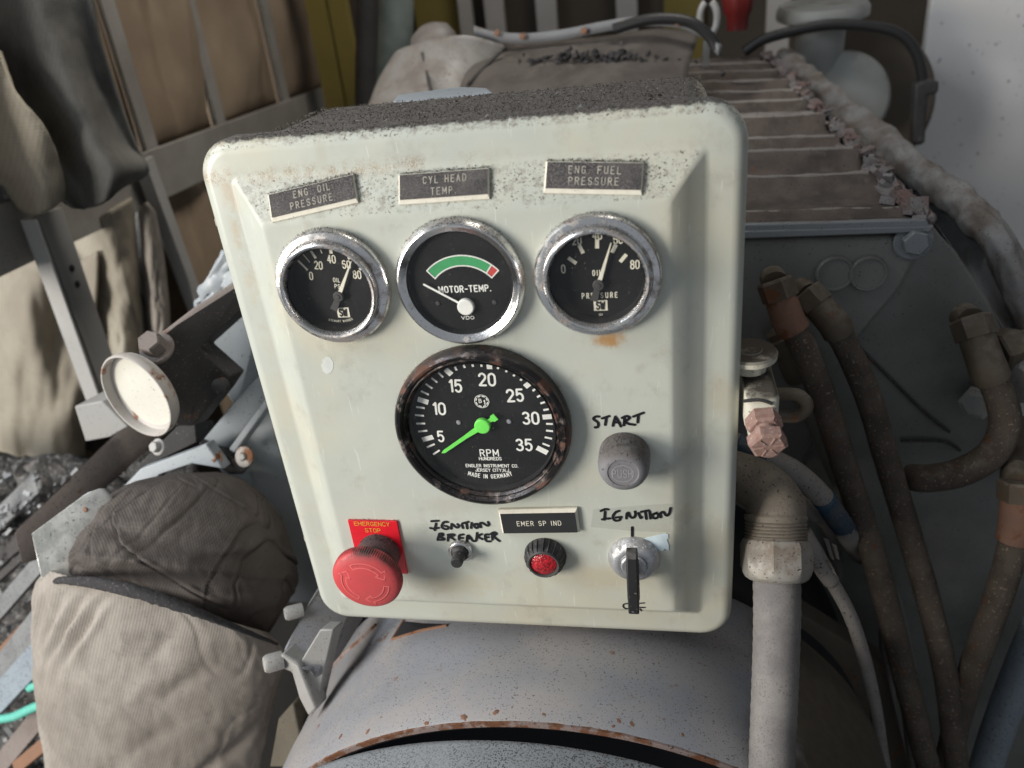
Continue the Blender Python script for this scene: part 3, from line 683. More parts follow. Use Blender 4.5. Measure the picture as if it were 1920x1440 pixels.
# ---- engraved plates --------------------------------------------------------------------------
sl = Vector((0, -FL, OB[3]-IB[3])).normalized()      # unused normal helper
UPV = Vector((0, FL, OB[3]-IB[3])).normalized(); NRM = Vector((1, 0, 0)).cross(UPV)      # up the bevel, outward (-y)
if NRM.y > 0: NRM = -NRM
def name_plate(corners, p0, n, upv, lines, h, lab, dusty, xs=.9, gap=.36, w=.13, th=.0016, lips=(.0006, .0006, .0019, .0008)):
    lt, lr, lb_, ll = lips
    c4 = [PL(a, b, p0, n) for a, b in corners]       # TL TR BR BL
    ce = sum(c4, Vector())/4
    ux = ((c4[1]-c4[0])+(c4[2]-c4[3])); ux -= n*ux.dot(n); ux.normalize(); uy = n.cross(ux)
    if uy.z < 0: uy = -uy
    wd = ((c4[1]-c4[0]).length+(c4[2]-c4[3]).length)/4; ht = ((c4[0]-c4[3]).length+(c4[1]-c4[2]).length)/4
    fr_ = lambda z: (lambda a, b, l=0: ce+ux*a+uy*b+n*(z+l))
    f0, f1 = fr_(0), fr_(th); mb = MB()
    mb.loft([[f0(s*wd, t_*ht, -.0004) for s, t_ in ((-1, -1), (1, -1), (1, 1), (-1, 1))], [f0(s*wd, t_*ht, th*.45) for s, t_ in ((-1, -1), (1, -1), (1, 1), (-1, 1))], [f1(a, b, -.0002) for a, b in ((-wd+ll, -ht+lb_), (wd-lr, -ht+lb_), (wd-lr, ht-lt), (-wd+ll, ht-lt))]])
    pl = build(mb, 'name_plate', M['platewhite'], panel, smooth=0); pl['label'] = lab
    e = .00002; q4 = ((-wd+ll+e, -ht+lb_+e), (wd-lr-e, -ht+lb_+e), (wd-lr-e, ht-lt-e), (-wd+ll+e, ht-lt-e)); mb = MB()
    mb.loft([[f1(a, b, -.0003) for a, b in q4], [f1(a, b, .0001) for a, b in q4]])
    sub(mb, 'plate_face', dusty, pl, smooth=0)
    mb = MB(); f2 = fr_(th+.00025)
    for s_, dx, dy in lines: text(mb, s_, (dx, dy), h, f2, w, xs, gap)
    sub(mb, 'engraving', M['platewhite'] if dusty is M['plateblack'] else M['dimengrave'], pl, smooth=0)
    return ce, ux, uy, n, wd, ht
t = NT('grit covered black plate')
k = t.math('MULTIPLY', t.rng(t.noise(1300, 3, .6), .42, .64), t.rng(t.noise(60, 4, .6), .35, .6, .35, 1))
M['platedusty'] = t.fin(t.mix(k, t.mix(t.rng(t.noise(70, 5), .35, .65), (.034, .031, .033), (.075, .067, .066)), (.135, .122, .115)), .85)
p0 = Vector((0, FL/2, (OB[3]+IB[3])/2)) + NRM*.0003
L1 = name_plate([(505, 366), (664, 326), (673, 381), (510, 417)], p0, NRM, UPV, [('ENG. OIL', .0005, .0034), ('PRESSURE', -.0004, -.0018)], .0031, 'black plate engraved ENG. OIL PRESSURE, tilted', M['platedusty'], gap=.46, xs=.78)
L2 = name_plate([(750, 328), (918, 316), (918, 373), (747, 385)], p0, NRM, UPV, [('CYL HEAD', .0008, .0032), ('TEMP.', .0002, -.0022)], .0031, 'black plate engraved CYL HEAD TEMP.', M['platedusty'], gap=.44, xs=.78)
L3 = name_plate([(1026, 303), (1208, 306), (1203, 366), (1018, 363)], p0, NRM, UPV, [('ENG. FUEL', .0005, .0032), ('PRESSURE', .0003, -.0018)], .0032, 'black plate engraved ENG. FUEL PRESSURE', M['platedusty'], gap=.46, xs=.78)
L4 = name_plate([(935, 954), (1083, 951), (1087, 995), (942, 997)], Vector((0, -.001, 0)), Vector((0, -1, 0)), Vector((0, 0, 1)), [('EMER SP IND', 0, -.0008)], .0030, 'clean black plate engraved EMER SP IND', M['plateblack'], xs=.82, gap=.36, th=.0020, lips=(.0021, .0012, .0004, .0010))

# ---- emergency stop ---------------------------------------------------------------------------
mb = MB(); fr0 = yplane(0)
cn = [xz(652, 977, -.0012), xz(743, 977, -.0012), xz(762, 1076, -.0012)]
x0, x1 = xz(652, 977, -.0014)[0], xz(751, 1030, -.0014)[0]+.0012; zt, zb = xz(697, 977, -.0014)[1], xz(755, 1076, -.0014)[1]
mb.box(((x0+x1)/2, -.0006, (zt+zb)/2), ((x1-x0)/2, .0008, (zt-zb)/2))
ep = build(mb, 'emergency_stop', M['stopplate'], panel, smooth=0, bevel=.0002); ep['label'] = 'red emergency stop push button on a red engraved plate'
mb = MB(); fr = yplane(-.0016)
text(mb, 'EMERGENCY', xz(697, 982.5, -.0016), .0026, fr, .13, 1.12, .28); text(mb, 'STOP', xz(699, 994.5, -.0016), .0026, fr, .13, 1.12, .3)
sub(mb, 'engraving', M['yellow'], ep, smooth=0)
c = Vector((-.0737, 0, -.0845)); mb = MB()
mb.lathe([(.0124, .001), (.0124, .0070), (.0130, .0075), (.0130, .0120), (.0122, .0125), (.0120, .0220)], c, seg=64); sub(mb, 'stem', M['stem'], ep)
mb = MB()
def knurl(r, h, a): return r*(1+(.016*max(-.3, sin(a*96)) if .0205 < h < .0262 else 0))
mb.lathe([(.0118, .0188), (.0170, .0192), (.0188, .0204), (.0195, .0209), (.0197, .0220), (.0197, .0248), (.0195, .0260), (.0189, .0268), (.0176, .0276), (.0150, .0284), (.0100, .0291), (.0050, .0294), (.0001, .0295)], c, seg=480, cap1=True, rfn=knurl)
hd = sub(mb, 'button_head', M['stopred'], ep, smooth=50)
# three turning arrows, embossing painted as light and dark ribbons
mb = MB()
def dome(r): return .0295-.0011*(r/.0150)**2 if r < .0150 else .0284-.0008*(r-.015)/.0026
mk_dark = MB(); fd2 = lambda a, b, l=0: Vector((c.x+a, -(dome(sqrt(a*a+b*b))+.00006+l), c.z+b))
fd = lambda a, b, l=0: Vector((c.x+a, -(dome(sqrt(a*a+b*b))+.00012+l), c.z+b))
for a0, a1 in ((118, 34), (0-8, -78), (242, 158)):
    ro, ri = .0137, .0109
    pts = []
    n = 16
    oa = [(ro*cos(radians(a0+(a1-a0)*i/n)), ro*sin(radians(a0+(a1-a0)*i/n))) for i in range(n+1)]
    ia = [(ri*cos(radians(a0+(a1-a0)*i/n)), ri*sin(radians(a0+(a1-a0)*i/n))) for i in range(n+1)]
    sg = -1 if a1 < a0 else 1
    tipa = radians(a1+sg*20); t1 = (.0158*cos(radians(a1)), .0158*sin(radians(a1))); t2 = (.0088*cos(radians(a1)), .0088*sin(radians(a1))); tp = (.0123*cos(tipa), .0123*sin(tipa))
    ribbon(mb, oa+[t1, tp, t2]+ia[::-1]+[oa[0]], .00075, fd)
    ribbon(mk_dark, [(p[0]+.0005, p[1]-.0004) for p in oa+[t1, tp]], .0006, fd2, 0, 3); ribbon(mk_dark, [(p[0]+.0005, p[1]-.0004) for p in [t2]+ia[::-1]], .0006, fd2, 3e-6, 3)
sub(mb, 'arrow_mark', M['arrowlit'], ep, smooth=0)
M['stopdark'] = flat('painted arrow shade', (.24, .03, .032), .6); sub(mk_dark, 'arrow_shade', M['stopdark'], ep, smooth=0)  # darker ribbons beside the arrows, embossed shading painted in

# ---- start push button ------------------------------------------------------------------------
c = Vector((.0708, 0, -.0171)); mb = MB()
mb.lathe([(.0130, -.001), (.0131, .0015), (.0130, .0090), (.0127, .0125), (.0118, .0150), (.0103, .0166), (.0085, .0174), (.0078, .0175), (.0074, .0171), (.0001, .0171)], c, seg=72, cap1=True)
sb = build(mb, 'start_button', M['greyrub'], panel, smooth=40); sb['label'] = 'grey domed start button moulded PUSH'
mb = MB(); fr = yplane(-.01722); text(mb, 'PUSH', (c.x-.0004, c.z-.0006), .0046, fr, .085, .62, .22)
ribbon(mb, [(c.x-.0003+.0054*cos(2*pi*i/36), c.z-.0006+.0048*sin(2*pi*i/36)) for i in range(37)], .0003, fr)
M['pushmark'] = flat('raised grey letters', (.36, .35, .35), .5); sub(mb, 'moulded_letters', M['pushmark'], sb, smooth=0)

# ---- ignition breaker -------------------------------------------------------------------------
c = Vector((-.0246, 0, -.0826)); mb = MB()
mb.lathe([(.0070, -.001), (.0071, .0022), (.0068, .0030), (.0062, .0034), (.0055, .0034), (.0051, .0028), (.0044, .0028), (.0042, .0020), (.0001, .0020)], c, seg=48, cap1=True)
bk = build(mb, 'breaker_button', M['chrome'], panel); bk['label'] = 'small black push breaker in a metal collar'
mb = MB(); mb.lathe([(.0049, .002), (.0049, .0050), (.0042, .0058), (.0037, .0060), (.0034, .0118), (.0030, .0126), (.0001, .0127)], c, seg=40, cap1=True); sub(mb, 'plunger', M['blackplastic'], bk)

# ---- red indicator lamp -----------------------------------------------------------------------
c = Vector((.0243, 0, -.0845)); mb = MB()
def flute(r, h, a):
    k = abs(((a*20/(2*pi)) % 1)-.5)*2
    return r*(1.0 if k > .80 else .93) if .0015 < h < .0086 else r
mb.lathe([(.0112, -.001), (.0119, .0006), (.0119, .0030), (.0114, .0050), (.0106, .0072), (.0096, .0085), (.0090, .0090), (.0080, .0092), (.0076, .0086), (.0074, .0078)], c, seg=200, rfn=flute)
lb = build(mb, 'indicator_lamp', M['blackplastic'], panel, smooth=30); lb['label'] = 'red indicator lamp in a ribbed black bezel'
mb = MB(); mb.lathe([(.0092, .0088), (.0086, .0096), (.0078, .0094), (.0074, .0084)], c, seg=48); sub(mb, 'lens_ring', M['needlegrey'], lb)
mb = MB(); mb.lathe([(.0076, .0082), (.0066, .0090), (.0045, .0097), (.0020, .0101), (.0001, .0102)], c, seg=48, cap1=True); sub(mb, 'lens', M['lens'], lb)

# ---- ignition key switch ----------------------------------------------------------------------
c = Vector((.0736, 0, -.0847)); mb = MB()
mb.lathe([(.0143, -.001), (.0144, .0010), (.0141, .0024), (.0128, .0046), (.0118, .0058), (.0104, .0066), (.0080, .0070), (.0073, .0068), (.0071, .0050)], c, seg=72)
ks = build(mb, 'key_switch', M['alu'], panel); ks['label'] = 'corroded metal ignition switch with a black plastic key'
mb = MB(); mb.lathe([(.0072, .0040), (.0070, .0078), (.0062, .0084), (.0001, .0084)], c, seg=40, cap1=True); sub(mb, 'barrel', M['alu'], ks)
mb = MB(); prof = [(.0205, .0165), (.0205, .0212), (.0180, .0232), (-.0150, .0238), (-.0205, .0226), (-.0208, .0170), (-.0100, .0128), (.0, .0112), (.0110, .0130)]
mb.prism([(c.x-.0029, -h, c.z+z) for z, h in prof], (.0058, 0, 0))
mb.prism([(c.x-.0033, -h, c.z+z) for z, h in ((.012, .0150), (.012, .0195), (-.0135, .0200), (-.0135, .0150))], (.0066, 0, 0))
mb.box((c.x, -.010, c.z), (.0010, .004, .0035))
sub(mb, 'key', M['blackplastic'], ks, bevel=.0007)
# torn paper seal beside it
mb = MB(); pts = [(1206, 1010), (1222, 1006), (1248, 1000), (1253, 1002), (1253, 1009), (1250, 1012), (1254, 1022), (1254, 1032), (1246, 1029), (1242, 1034), (1234, 1030), (1222, 1020)]
mb.prism([P(a, b, -.0004) for a, b in pts], (0, .0002, 0)); pp = build(mb, 'torn_seal', M['sticker'], panel, smooth=0)
mb = MB(); tp = [(1112, 955), (1170, 950), (1262, 944), (1256, 998), (1190, 996), (1108, 988)]
mb.prism([P(a, b, -.00015) for a, b in tp], (0, .0001, 0)); build(mb, 'clear_tape', M['tape'], panel, smooth=0)
M['residue'] = flat('pale residue', (.62, .64, .60), .6)
mb = MB(); mb.prism([P(614+11*cos(a*pi/9)*(1+.12*sin(3*a)), 685+16*sin(a*pi/9), -.00012) for a in range(18)], (0, .0001, 0)); build(mb, 'pale_smudge', M['residue'], panel, smooth=0)

# ---- marker handwriting -----------------------------------------------------------------------
def hand(strokes, ox, oy, s, w, name, lab):
    mb = MB(); fr = yplane(-.00030)
    for i, st in enumerate(strokes):
        p2 = [xz(ox+a*s, oy+b*s, -.0003) for a, b in st]
        if len(p2) > 2:
            v, _ = catmull([Vector((a, b, 0)) for a, b in p2], [1]*len(p2), 5); p2 = [(q_.x, q_.y) for q_ in v]
        ribbon(mb, p2, w, fr, i*2.5e-6, 6)
    o = build(mb, name, M['ink'], panel, smooth=0); o['label'] = lab
s = 120/1016.
hand([[(195, 180), (150, 178), (108, 205), (120, 232), (165, 262), (185, 300), (170, 345), (132, 350)], [(245, 208), (355, 172)], [(312, 195), (293, 310)], [(415, 325), (432, 250), (455, 180)], [(455, 185), (500, 250), (540, 335)], [(425, 268), (520, 275)],
      [(600, 200), (590, 315)], [(560, 200), (630, 172), (680, 195), (640, 235), (598, 255), (670, 295), (765, 308)], [(740, 178), (900, 118)], [(818, 155), (808, 270)]], 1100, 760, s, .00142, 'marker_writing', 'handwritten START in black marker')
s = 140/1920.
hand([[(120, 170), (300, 158)], [(240, 230), (205, 400)], [(90, 345), (200, 360), (305, 340)], [(540, 190), (450, 190), (390, 270), (400, 340), (490, 375), (555, 350), (540, 310), (465, 290)],
      [(640, 240), (630, 365)], [(640, 240), (690, 270), (750, 325), (800, 330), (825, 290), (790, 245)], [(900, 255), (930, 345)], [(920, 225), (1070, 185)], [(1020, 215), (1040, 355)], [(1155, 215), (1140, 345)], [(1300, 240), (1235, 245), (1225, 300), (1275, 345), (1330, 310), (1300, 240)],
      [(1390, 325), (1375, 225), (1440, 215), (1500, 255), (1570, 285), (1600, 250), (1575, 190)],
      [(325, 490), (280, 650)], [(325, 490), (400, 485), (420, 520), (340, 570), (440, 610), (430, 645), (290, 645)], [(555, 525), (545, 670)], [(540, 520), (640, 505), (710, 520), (660, 550), (580, 565), (680, 620), (760, 690)], [(940, 510), (845, 530), (825, 610), (850, 680), (960, 700)], [(835, 600), (930, 600)],
      [(1035, 690), (1040, 560), (1080, 540), (1130, 600), (1180, 670), (1240, 680), (1275, 640), (1295, 470)], [(1060, 610), (1110, 615)], [(1415, 500), (1310, 560), (1430, 630)], [(1600, 510), (1510, 515), (1505, 610), (1540, 680), (1640, 685)], [(1510, 585), (1590, 580)], [(1685, 530), (1690, 640)], [(1655, 490), (1730, 455), (1790, 490), (1730, 560), (1870, 680)], [(1690, 500), (1760, 500)]], 800, 965, s, .00150, 'marker_writing', 'handwritten IGNITION BREAKER in black marker')
s = 145/1920.
hand([[(85, 175), (190, 130), (265, 138)], [(190, 195), (175, 390)], [(120, 385), (210, 365), (315, 362)], [(540, 170), (450, 210), (385, 310), (420, 400), (500, 415), (560, 390), (570, 335)], [(465, 335), (595, 325)], [(720, 360), (735, 240), (780, 225), (800, 290), (850, 340), (910, 330), (945, 270), (935, 190)], [(745, 290), (780, 270)],
      [(1025, 225), (1070, 345), (1100, 325)], [(1090, 195), (1270, 160)], [(1190, 200), (1215, 370)], [(1295, 190), (1320, 360)], [(1450, 225), (1370, 270), (1385, 340), (1450, 355), (1510, 310), (1500, 250), (1440, 225)], [(1575, 330), (1570, 230), (1640, 200), (1690, 270), (1740, 285), (1790, 220), (1815, 105)],
      [(865, 580), (865, 790)]], 1120, 945, s, .00150, 'marker_writing', 'handwritten IGNITION with a tick in black marker')
s = 130/1135.
hand([[(415, 1150), (350, 1160), (335, 1200), (375, 1235), (420, 1230)], [(420, 1150), (440, 1190), (425, 1230)], [(520, 1255), (540, 1170), (590, 1150), (680, 1140)], [(540, 1215), (690, 1215)], [(610, 1240), (635, 1270)]], 1130, 1000, s, .00085, 'marker_writing', 'handwritten OFF partly hidden by the key')

# ---- soot grit lying on the upward faces ------------------------------------------------------
mb = MB()
def grain(p, r):
    q_ = [Vector((random.gauss(0, 1), random.gauss(0, 1), random.gauss(0, 1))).normalized()*r*random.uniform(.6, 1.2) for _ in range(4)]
    mb.add([p+v for v in q_], [(0, 1, 2), (0, 2, 3), (0, 3, 1), (1, 3, 2)])
for i in range(9000):
    x = random.uniform(-.11, .1135); y = random.uniform(.029, .130)
    grain(Vector((x, y, .1470+random.uniform(0, .0003))), random.uniform(.00025, .0008))
for i in range(3000):
    x = random.uniform(-.109, .109); y = .0135+abs(random.gauss(0, .007))
    if y < .0285: grain(Vector((x, y, .1505-max(0, .0155-y)*.22)), random.uniform(.0002, .0006))
for ce, ux, uy, n_, wd, ht in (L1, L2, L3):
    for i in range(330):
        a = random.uniform(-wd, wd*1.01); b = ht+abs(random.gauss(0, .0007)); grain(ce+ux*a+uy*b+n_*random.uniform(0, .0013)*max(0, 1-(b-ht)/.0016), random.uniform(.0002, .00055))
    for i in range(60):
        grain(ce+ux*(wd+abs(random.gauss(0, .0012)))+uy*random.uniform(-ht, ht)+n_*.0002, random.uniform(.0002, .00045))
    for i in range(90): grain(ce+ux*random.uniform(-wd, wd)+uy*random.uniform(-ht, ht)+n_*.0018, random.uniform(.0001, .0003))
for (cx_, cz_, r_, d_) in ((-.0665, .0803, .0292, .004), (-.0028, .0797, .0316, .003), (.0621, .0806, .0292, .004), (-.0013, .0008, .0464, .006), (-.0665, .0803, .0245, .0095), (.0621, .0806, .0245, .0095)):
    for i in range(260):
        a = pi/2+random.gauss(0, .62); rr = r_+abs(random.gauss(0, .00025)); grain(Vector((cx_+rr*cos(a), -random.uniform(.0002, d_), cz_+rr*sin(a))), random.uniform(.00015, .00042))
for i in range(500):
    a = pi/2+random.gauss(0, .6); grain(Vector((.0708+.0131*cos(a), -random.uniform(.001, .013), -.0171+.0131*sin(a))), random.uniform(.0002, .0005))
for i in range(500):
    a = pi/2+random.gauss(0, .6); grain(Vector((-.0737+.0128*cos(a), -random.uniform(.002, .018), -.0845+.0128*sin(a))), random.uniform(.0002, .0006))
for i in range(160): grain(Vector((random.uniform(x0, x1), -random.uniform(0, .0013), zt+abs(random.gauss(0, .0003)))), random.uniform(.00015, .0004))
for i in range(40): grain(Vector((random.gauss(.086, .003), .05+random.gauss(0, .004), .148+abs(random.gauss(0, .0018)))), random.uniform(.0006, .0013))
tag(build(mb, 'soot_grit', M['grit'], smooth=0), 'black soot grit lying on the top of the instrument box and its fittings', 'grit', kind='stuff')

# ================================================================ SURROUNDINGS
def rs(line, n):
    """resample a polyline (any dimension) evenly to n points, smoothly"""
    v = [Vector(p) if len(p) == 3 else Vector((p[0], p[1], 0)) for p in line]
    if len(v) > 2: v, _ = catmull(v, [1]*len(v), 8)
    L = [0]
    for i in range(1, len(v)): L.append(L[-1]+(v[i]-v[i-1]).length)
    out = []; j = 0
    for i in range(n):
        t_ = L[-1]*i/(n-1)
        while j < len(v)-2 and L[j+1] < t_: j += 1
        d = L[j+1]-L[j]; out.append(v[j].lerp(v[j+1], (t_-L[j])/d if d > 1e-9 else 0))
    return out
def sheet(rows, depth, nu=40, nv=40):
    """cloth or sheet through rows of picked points; depth(u, v) is its distance in y"""
    R = [rs(r, nu) for r in rows]
    cols = [rs([r[i] for r in R], nv) if len(R) > 2 else [R[0][i].lerp(R[1][i], k/(nv-1)) for k in range(nv)] for i in range(nu)]
    mb = MB(); mb.grid([[P(cols[i][k].x, cols[i][k].y, depth(i/(nu-1), k/(nv-1))) for i in range(nu)] for k in range(nv)]); return mb
def fbm(a, b, c=0, s=1): return noise.fractal(Vector((a*s, b*s, c)), .9, 2.0, 4)
def slab(pts, th=(0, .004, 0)):
    mb = MB(); mb.prism([P(*p) for p in pts], th); return mb
def cap_bolt(c, ax, r, h, parent, mat, name='bolt'):
    mb = MB(); c = Vector(c); ax = Vector(ax).normalized(); mb.lathe([(r*1.45, 0), (r*1.5, h*.12), (r*1.4, h*.2), (r*.9, h*.2)], c, ax, 24); mb.hexa(c+ax*h*.2, ax, r, h*.8); return build(mb, name, mat, parent, smooth=25)

# ---- ground --------------------------------------------------------------------------------------
mb = MB(); mb.box((0, 1.2, -.93), (2.6, 2.2, .02)); tag(build(mb, 'ground', M['ground'], smooth=0), kind='structure')

# ---- left insulated wall (plane x = -.54) ------------------------------------------------------------
XW = -.545
wallr = thing('insulated_wall', 'side wall of grey metal struts with bulging brown and beige blankets between them', 'wall', (XW, .7, -.9))
def yz(px, py, x=XW): p = PX(px, py, x); return p.y, p.z
ys = [yz(*p)[0] for p in ((20, 440), (292, 330), (415, 262), (536, 215), (640, 165), (705, 120))]
railz = .035
def blanket(y0, y1, z0, z1, bulge, mat, seed, fold=.010, nm='blanket', x=XW-.012):
    mb = MB(); n = 36; rows = []
    for i in range(n+1):
        v = i/n; rows.append([])
        for j in range(n+1):
            u = j/n; e = (sin(pi*u)**.6)*(sin(pi*min(1, max(0, v)))**.35 if 0 < v < 1 else 0)
            w = fbm(u*1.6, v*1.2, seed, 1.7)*fold*2+sin((u*2+v*.7+seed)*5)*fold*.5
            rows[-1].append(Vector((x+bulge*e+w*e, y0+(y1-y0)*u, z0+(z1-z0)*v)))
    mb.grid(rows); return build(mb, nm, mat, wallr, smooth=180, solid=.003)
yy = [ys[0]-.25]+ys+[1.25]
for i in range(len(yy)-1):
    blanket(yy[i]+.004, yy[i+1]-.004, railz+.02, .62, .035, M['canvaswall'], i*3.1)
    if i >= 2: blanket(yy[i]+.004, yy[i+1]-.004, -.55, railz-.02, .03, M['canvaswall'], i*3.1+40)
mb = MB(); mb.box((XW-.30, 1.15, -.15), (.006, .60, .80)); build(mb, 'back_board', M['darkback'], wallr)
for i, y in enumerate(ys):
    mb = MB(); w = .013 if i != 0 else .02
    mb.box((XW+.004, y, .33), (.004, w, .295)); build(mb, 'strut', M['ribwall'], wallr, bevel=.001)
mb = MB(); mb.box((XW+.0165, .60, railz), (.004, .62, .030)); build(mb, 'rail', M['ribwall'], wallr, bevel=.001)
# sloping strut below the rail
def plank(p1, p2, w, th, x, name, mat, parent, flange=True):
    a = PX(*p1, x); b = PX(*p2, x); d = (b-a); L = d.length; d.normalize(); nx = Vector((1, 0, 0)); s_ = d.cross(nx).normalized(); mb = MB()
    mb.box((a+b)/2, (L/2, w/2, th), d, s_, nx)
    if flange: mb.box((a+b)/2+s_*w*.5+nx*.008, (L/2, .0016, .008), d, s_, nx); mb.box((a+b)/2+s_*w*.18+nx*th*1.6, (L/2, .003, th), d, s_, nx)
    o = build(mb, name, mat, parent, bevel=.0008)
    return a, b, d, s_, nx
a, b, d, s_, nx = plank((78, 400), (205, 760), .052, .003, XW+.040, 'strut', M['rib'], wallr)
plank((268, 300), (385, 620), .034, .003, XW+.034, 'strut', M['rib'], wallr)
for k in (.28, .36): cap_bolt(a+(b-a)*k-s_*.010+nx*.0035, nx, .0024, .002, wallr, M['blackbar'], 'rivet')

def cloth(rows, depth, mat, name, lab, cat='canvas flap', solid=.0035, grp=None, nu=44, nv=44):
    o = build(sheet(rows, depth, nu, nv), name, mat, smooth=180, solid=solid); return tag(o, lab, cat, grp)
# lower blankets torn loose behind the struts
cloth([[(-60, 470), (40, 480), (120, 500), (185, 470)], [(-60, 620), (40, 600), (110, 640), (175, 650)], [(-60, 760), (30, 760), (110, 770), (160, 800)], [(-60, 860), (20, 870), (80, 930), (150, 880)], [(-60, 1000), (0, 990), (40, 1000), (80, 960)]],
      lambda u, v: .43-.045*sin(u*3.1)*sin(v*2.6)+.010*sin(u*9+v*5)+.018*fbm(u, v, 3, 1.5), M['canvasbeige'], 'hanging_blanket', 'beige blanket hanging slack below the grey rail at far left')
cloth([[(110, 480), (150, 520), (240, 520)], [(130, 640), (170, 680), (235, 640)], [(150, 760), (195, 800), (250, 760)], [(150, 840), (200, 850), (240, 850)]],
      lambda u, v: .48+.012*sin(u*8+v*2)+.018*fbm(u, v, 7, 1.4), M['canvasdark'], 'hanging_blanket', 'sooty brown blanket sagging behind the sloping strut')
cloth([[(118, 440), (180, 410), (245, 370)], [(150, 540), (205, 500), (255, 470)], [(180, 620), (230, 590), (262, 560)], [(200, 690), (240, 680), (270, 660)], [(205, 720), (240, 712), (280, 700)]],
      lambda u, v: .475-.045*sin(u*3.1)+.012*sin(u*6-v*3)+.014*fbm(u, v, 11, 1.4), M['canvasbeige'], 'hanging_blanket', 'beige blanket bulging right of the sloping strut')
cloth([[(262, 395), (275, 380), (290, 400)], [(262, 480), (285, 470), (305, 480)], [(272, 580), (292, 570), (315, 570)], [(280, 680), (295, 660), (318, 650)]],
      lambda u, v: .49-.025*sin(u*3.1)+.008*fbm(u, v, 5, 2), M['canvaslit'], 'canvas_strip', 'narrow pale canvas strip hanging between dark gaps', 'canvas strip')
cloth([[(232, 400), (245, 390), (262, 395)], [(232, 480), (250, 480), (262, 490)], [(236, 540), (256, 560), (276, 600)], [(255, 620), (268, 640), (282, 690)]],
      lambda u, v: .53+.012*fbm(u, v, 15, 2), M['canvassoot'], 'canvas_strip', 'black scorched canvas strip beside the pale one', 'canvas strip')
# flaps torn from above
cloth([[(-70, -40), (40, -60), (95, -40), (165, -40)], [(-40, 60), (55, 70), (105, 60), (190, 80)], [(10, 190), (75, 190), (130, 180), (225, 190)], [(60, 290), (105, 300), (160, 270), (255, 270)], [(95, 350), (125, 355), (185, 320), (280, 320)], [(125, 382), (150, 392), (190, 382), (228, 348)]],
      lambda u, v: .345-.028*sin(u*pi)+.024*sin(u*9.5-v*1.5)*(.3+v*.7)+.007*fbm(u, v, 21, 2), M['canvassoot'], 'canvas_flap', 'sooty black canvas flap torn loose and hanging at top left')
cloth([[(-110, 30), (-60, 60), (0, 95)], [(-110, 150), (-40, 160), (30, 170)], [(-90, 230), (-10, 240), (85, 240)], [(-60, 300), (40, 305), (112, 310)], [(0, 360), (60, 350), (120, 345)], [(25, 385), (70, 402), (118, 372)]],
      lambda u, v: .315+.026*sin(u*4+v*2.5)-.02*sin(v*pi)+.006*fbm(u, v, 31, 2), M['canvaspale'], 'canvas_flap', 'pale ribbed canvas flap with a curled brown hem at the left edge')
cloth([[(-80, 300), (-30, 290), (0, 310)], [(-80, 380), (-20, 380), (25, 385)], [(-80, 460), (-20, 440), (42, 435)]],
      lambda u, v: .33+.02*fbm(u, v, 41, 2.5), M['canvassoot'], 'canvas_flap', 'small dark canvas scrap under the pale flap')

# ---- back boards with battens, far end ------------------------------------------------------------------
bw = thing('back_wall', 'far end wall of olive boards behind pale vertical battens', 'wall', (.1, 1.32, -.9))
mb = MB(); mb.box((.0, 1.33, -.05), (.75, .006, .85)); build(mb, 'board', M['darkback'], bw)
for x0p, x1p in ((775, 862), (1245, 1320)):
    a = P(x0p, 20, 1.30); b = P(x1p, 20, 1.30); mb = MB(); mb.box(((a.x+b.x)/2, 1.315, .2), ((b.x-a.x)/2, .006, .45)); build(mb, 'olive_panel', M['olive'], bw)
for xp, w in ((870, 24), (925, 34), (1023, 36), (1175, 36)):
    a = P(xp, 20, 1.27); mb = MB(); mb.box((a.x, 1.285, .2), (w*.5*1.58/FPX*1.0, .009, .45)); build(mb, 'batten', M['batten'], bw, bevel=.001)
# left end: yellow stained strips beside the duct
for xp, w, mt in ((600, 40, 'olive'), (640, 34, 'olive')):
    a = P(xp, 80, 1.0); mb = MB(); mb.box((a.x, 1.02, .15), (w*.5*1.3/FPX, .008, .45)); build(mb, 'olive_strip', M[mt], bw)
mb = MB(); a0 = P(735, -60, .92); a1 = P(738, 60, .92); a2 = P(722, 250, .92)
mb.tube([a0, a1, a2, a2+Vector((0, 0, -.3))], .030, 24, 4); tag(build(mb, 'duct_pipe', M['greenpipe']), 'pale green upright duct pipe at the far end beside dark gap', 'pipe')
mb = MB(); a1 = P(690, -40, .86); a2 = P(684, 230, .86); mb.tube([a1, a2, a2+Vector((0, 0, -.3))], .016, 16, 0); tag(build(mb, 'dark_post', M['blackbar']), 'dark upright post left of the green duct pipe', 'post')

# ---- engine body (near-black mass placed so the gaps stay dark) ---------------------------------------------------
eng = thing('engine', 'air cooled engine with ribbed top cover, grey front plate and round fan shroud', 'engine', (.05, .35, -.6))
mb = MB(); mb.box((.05, .56, -.26), (.21, .26, .235)); build(mb, 'engine_block', M['engine'], eng)
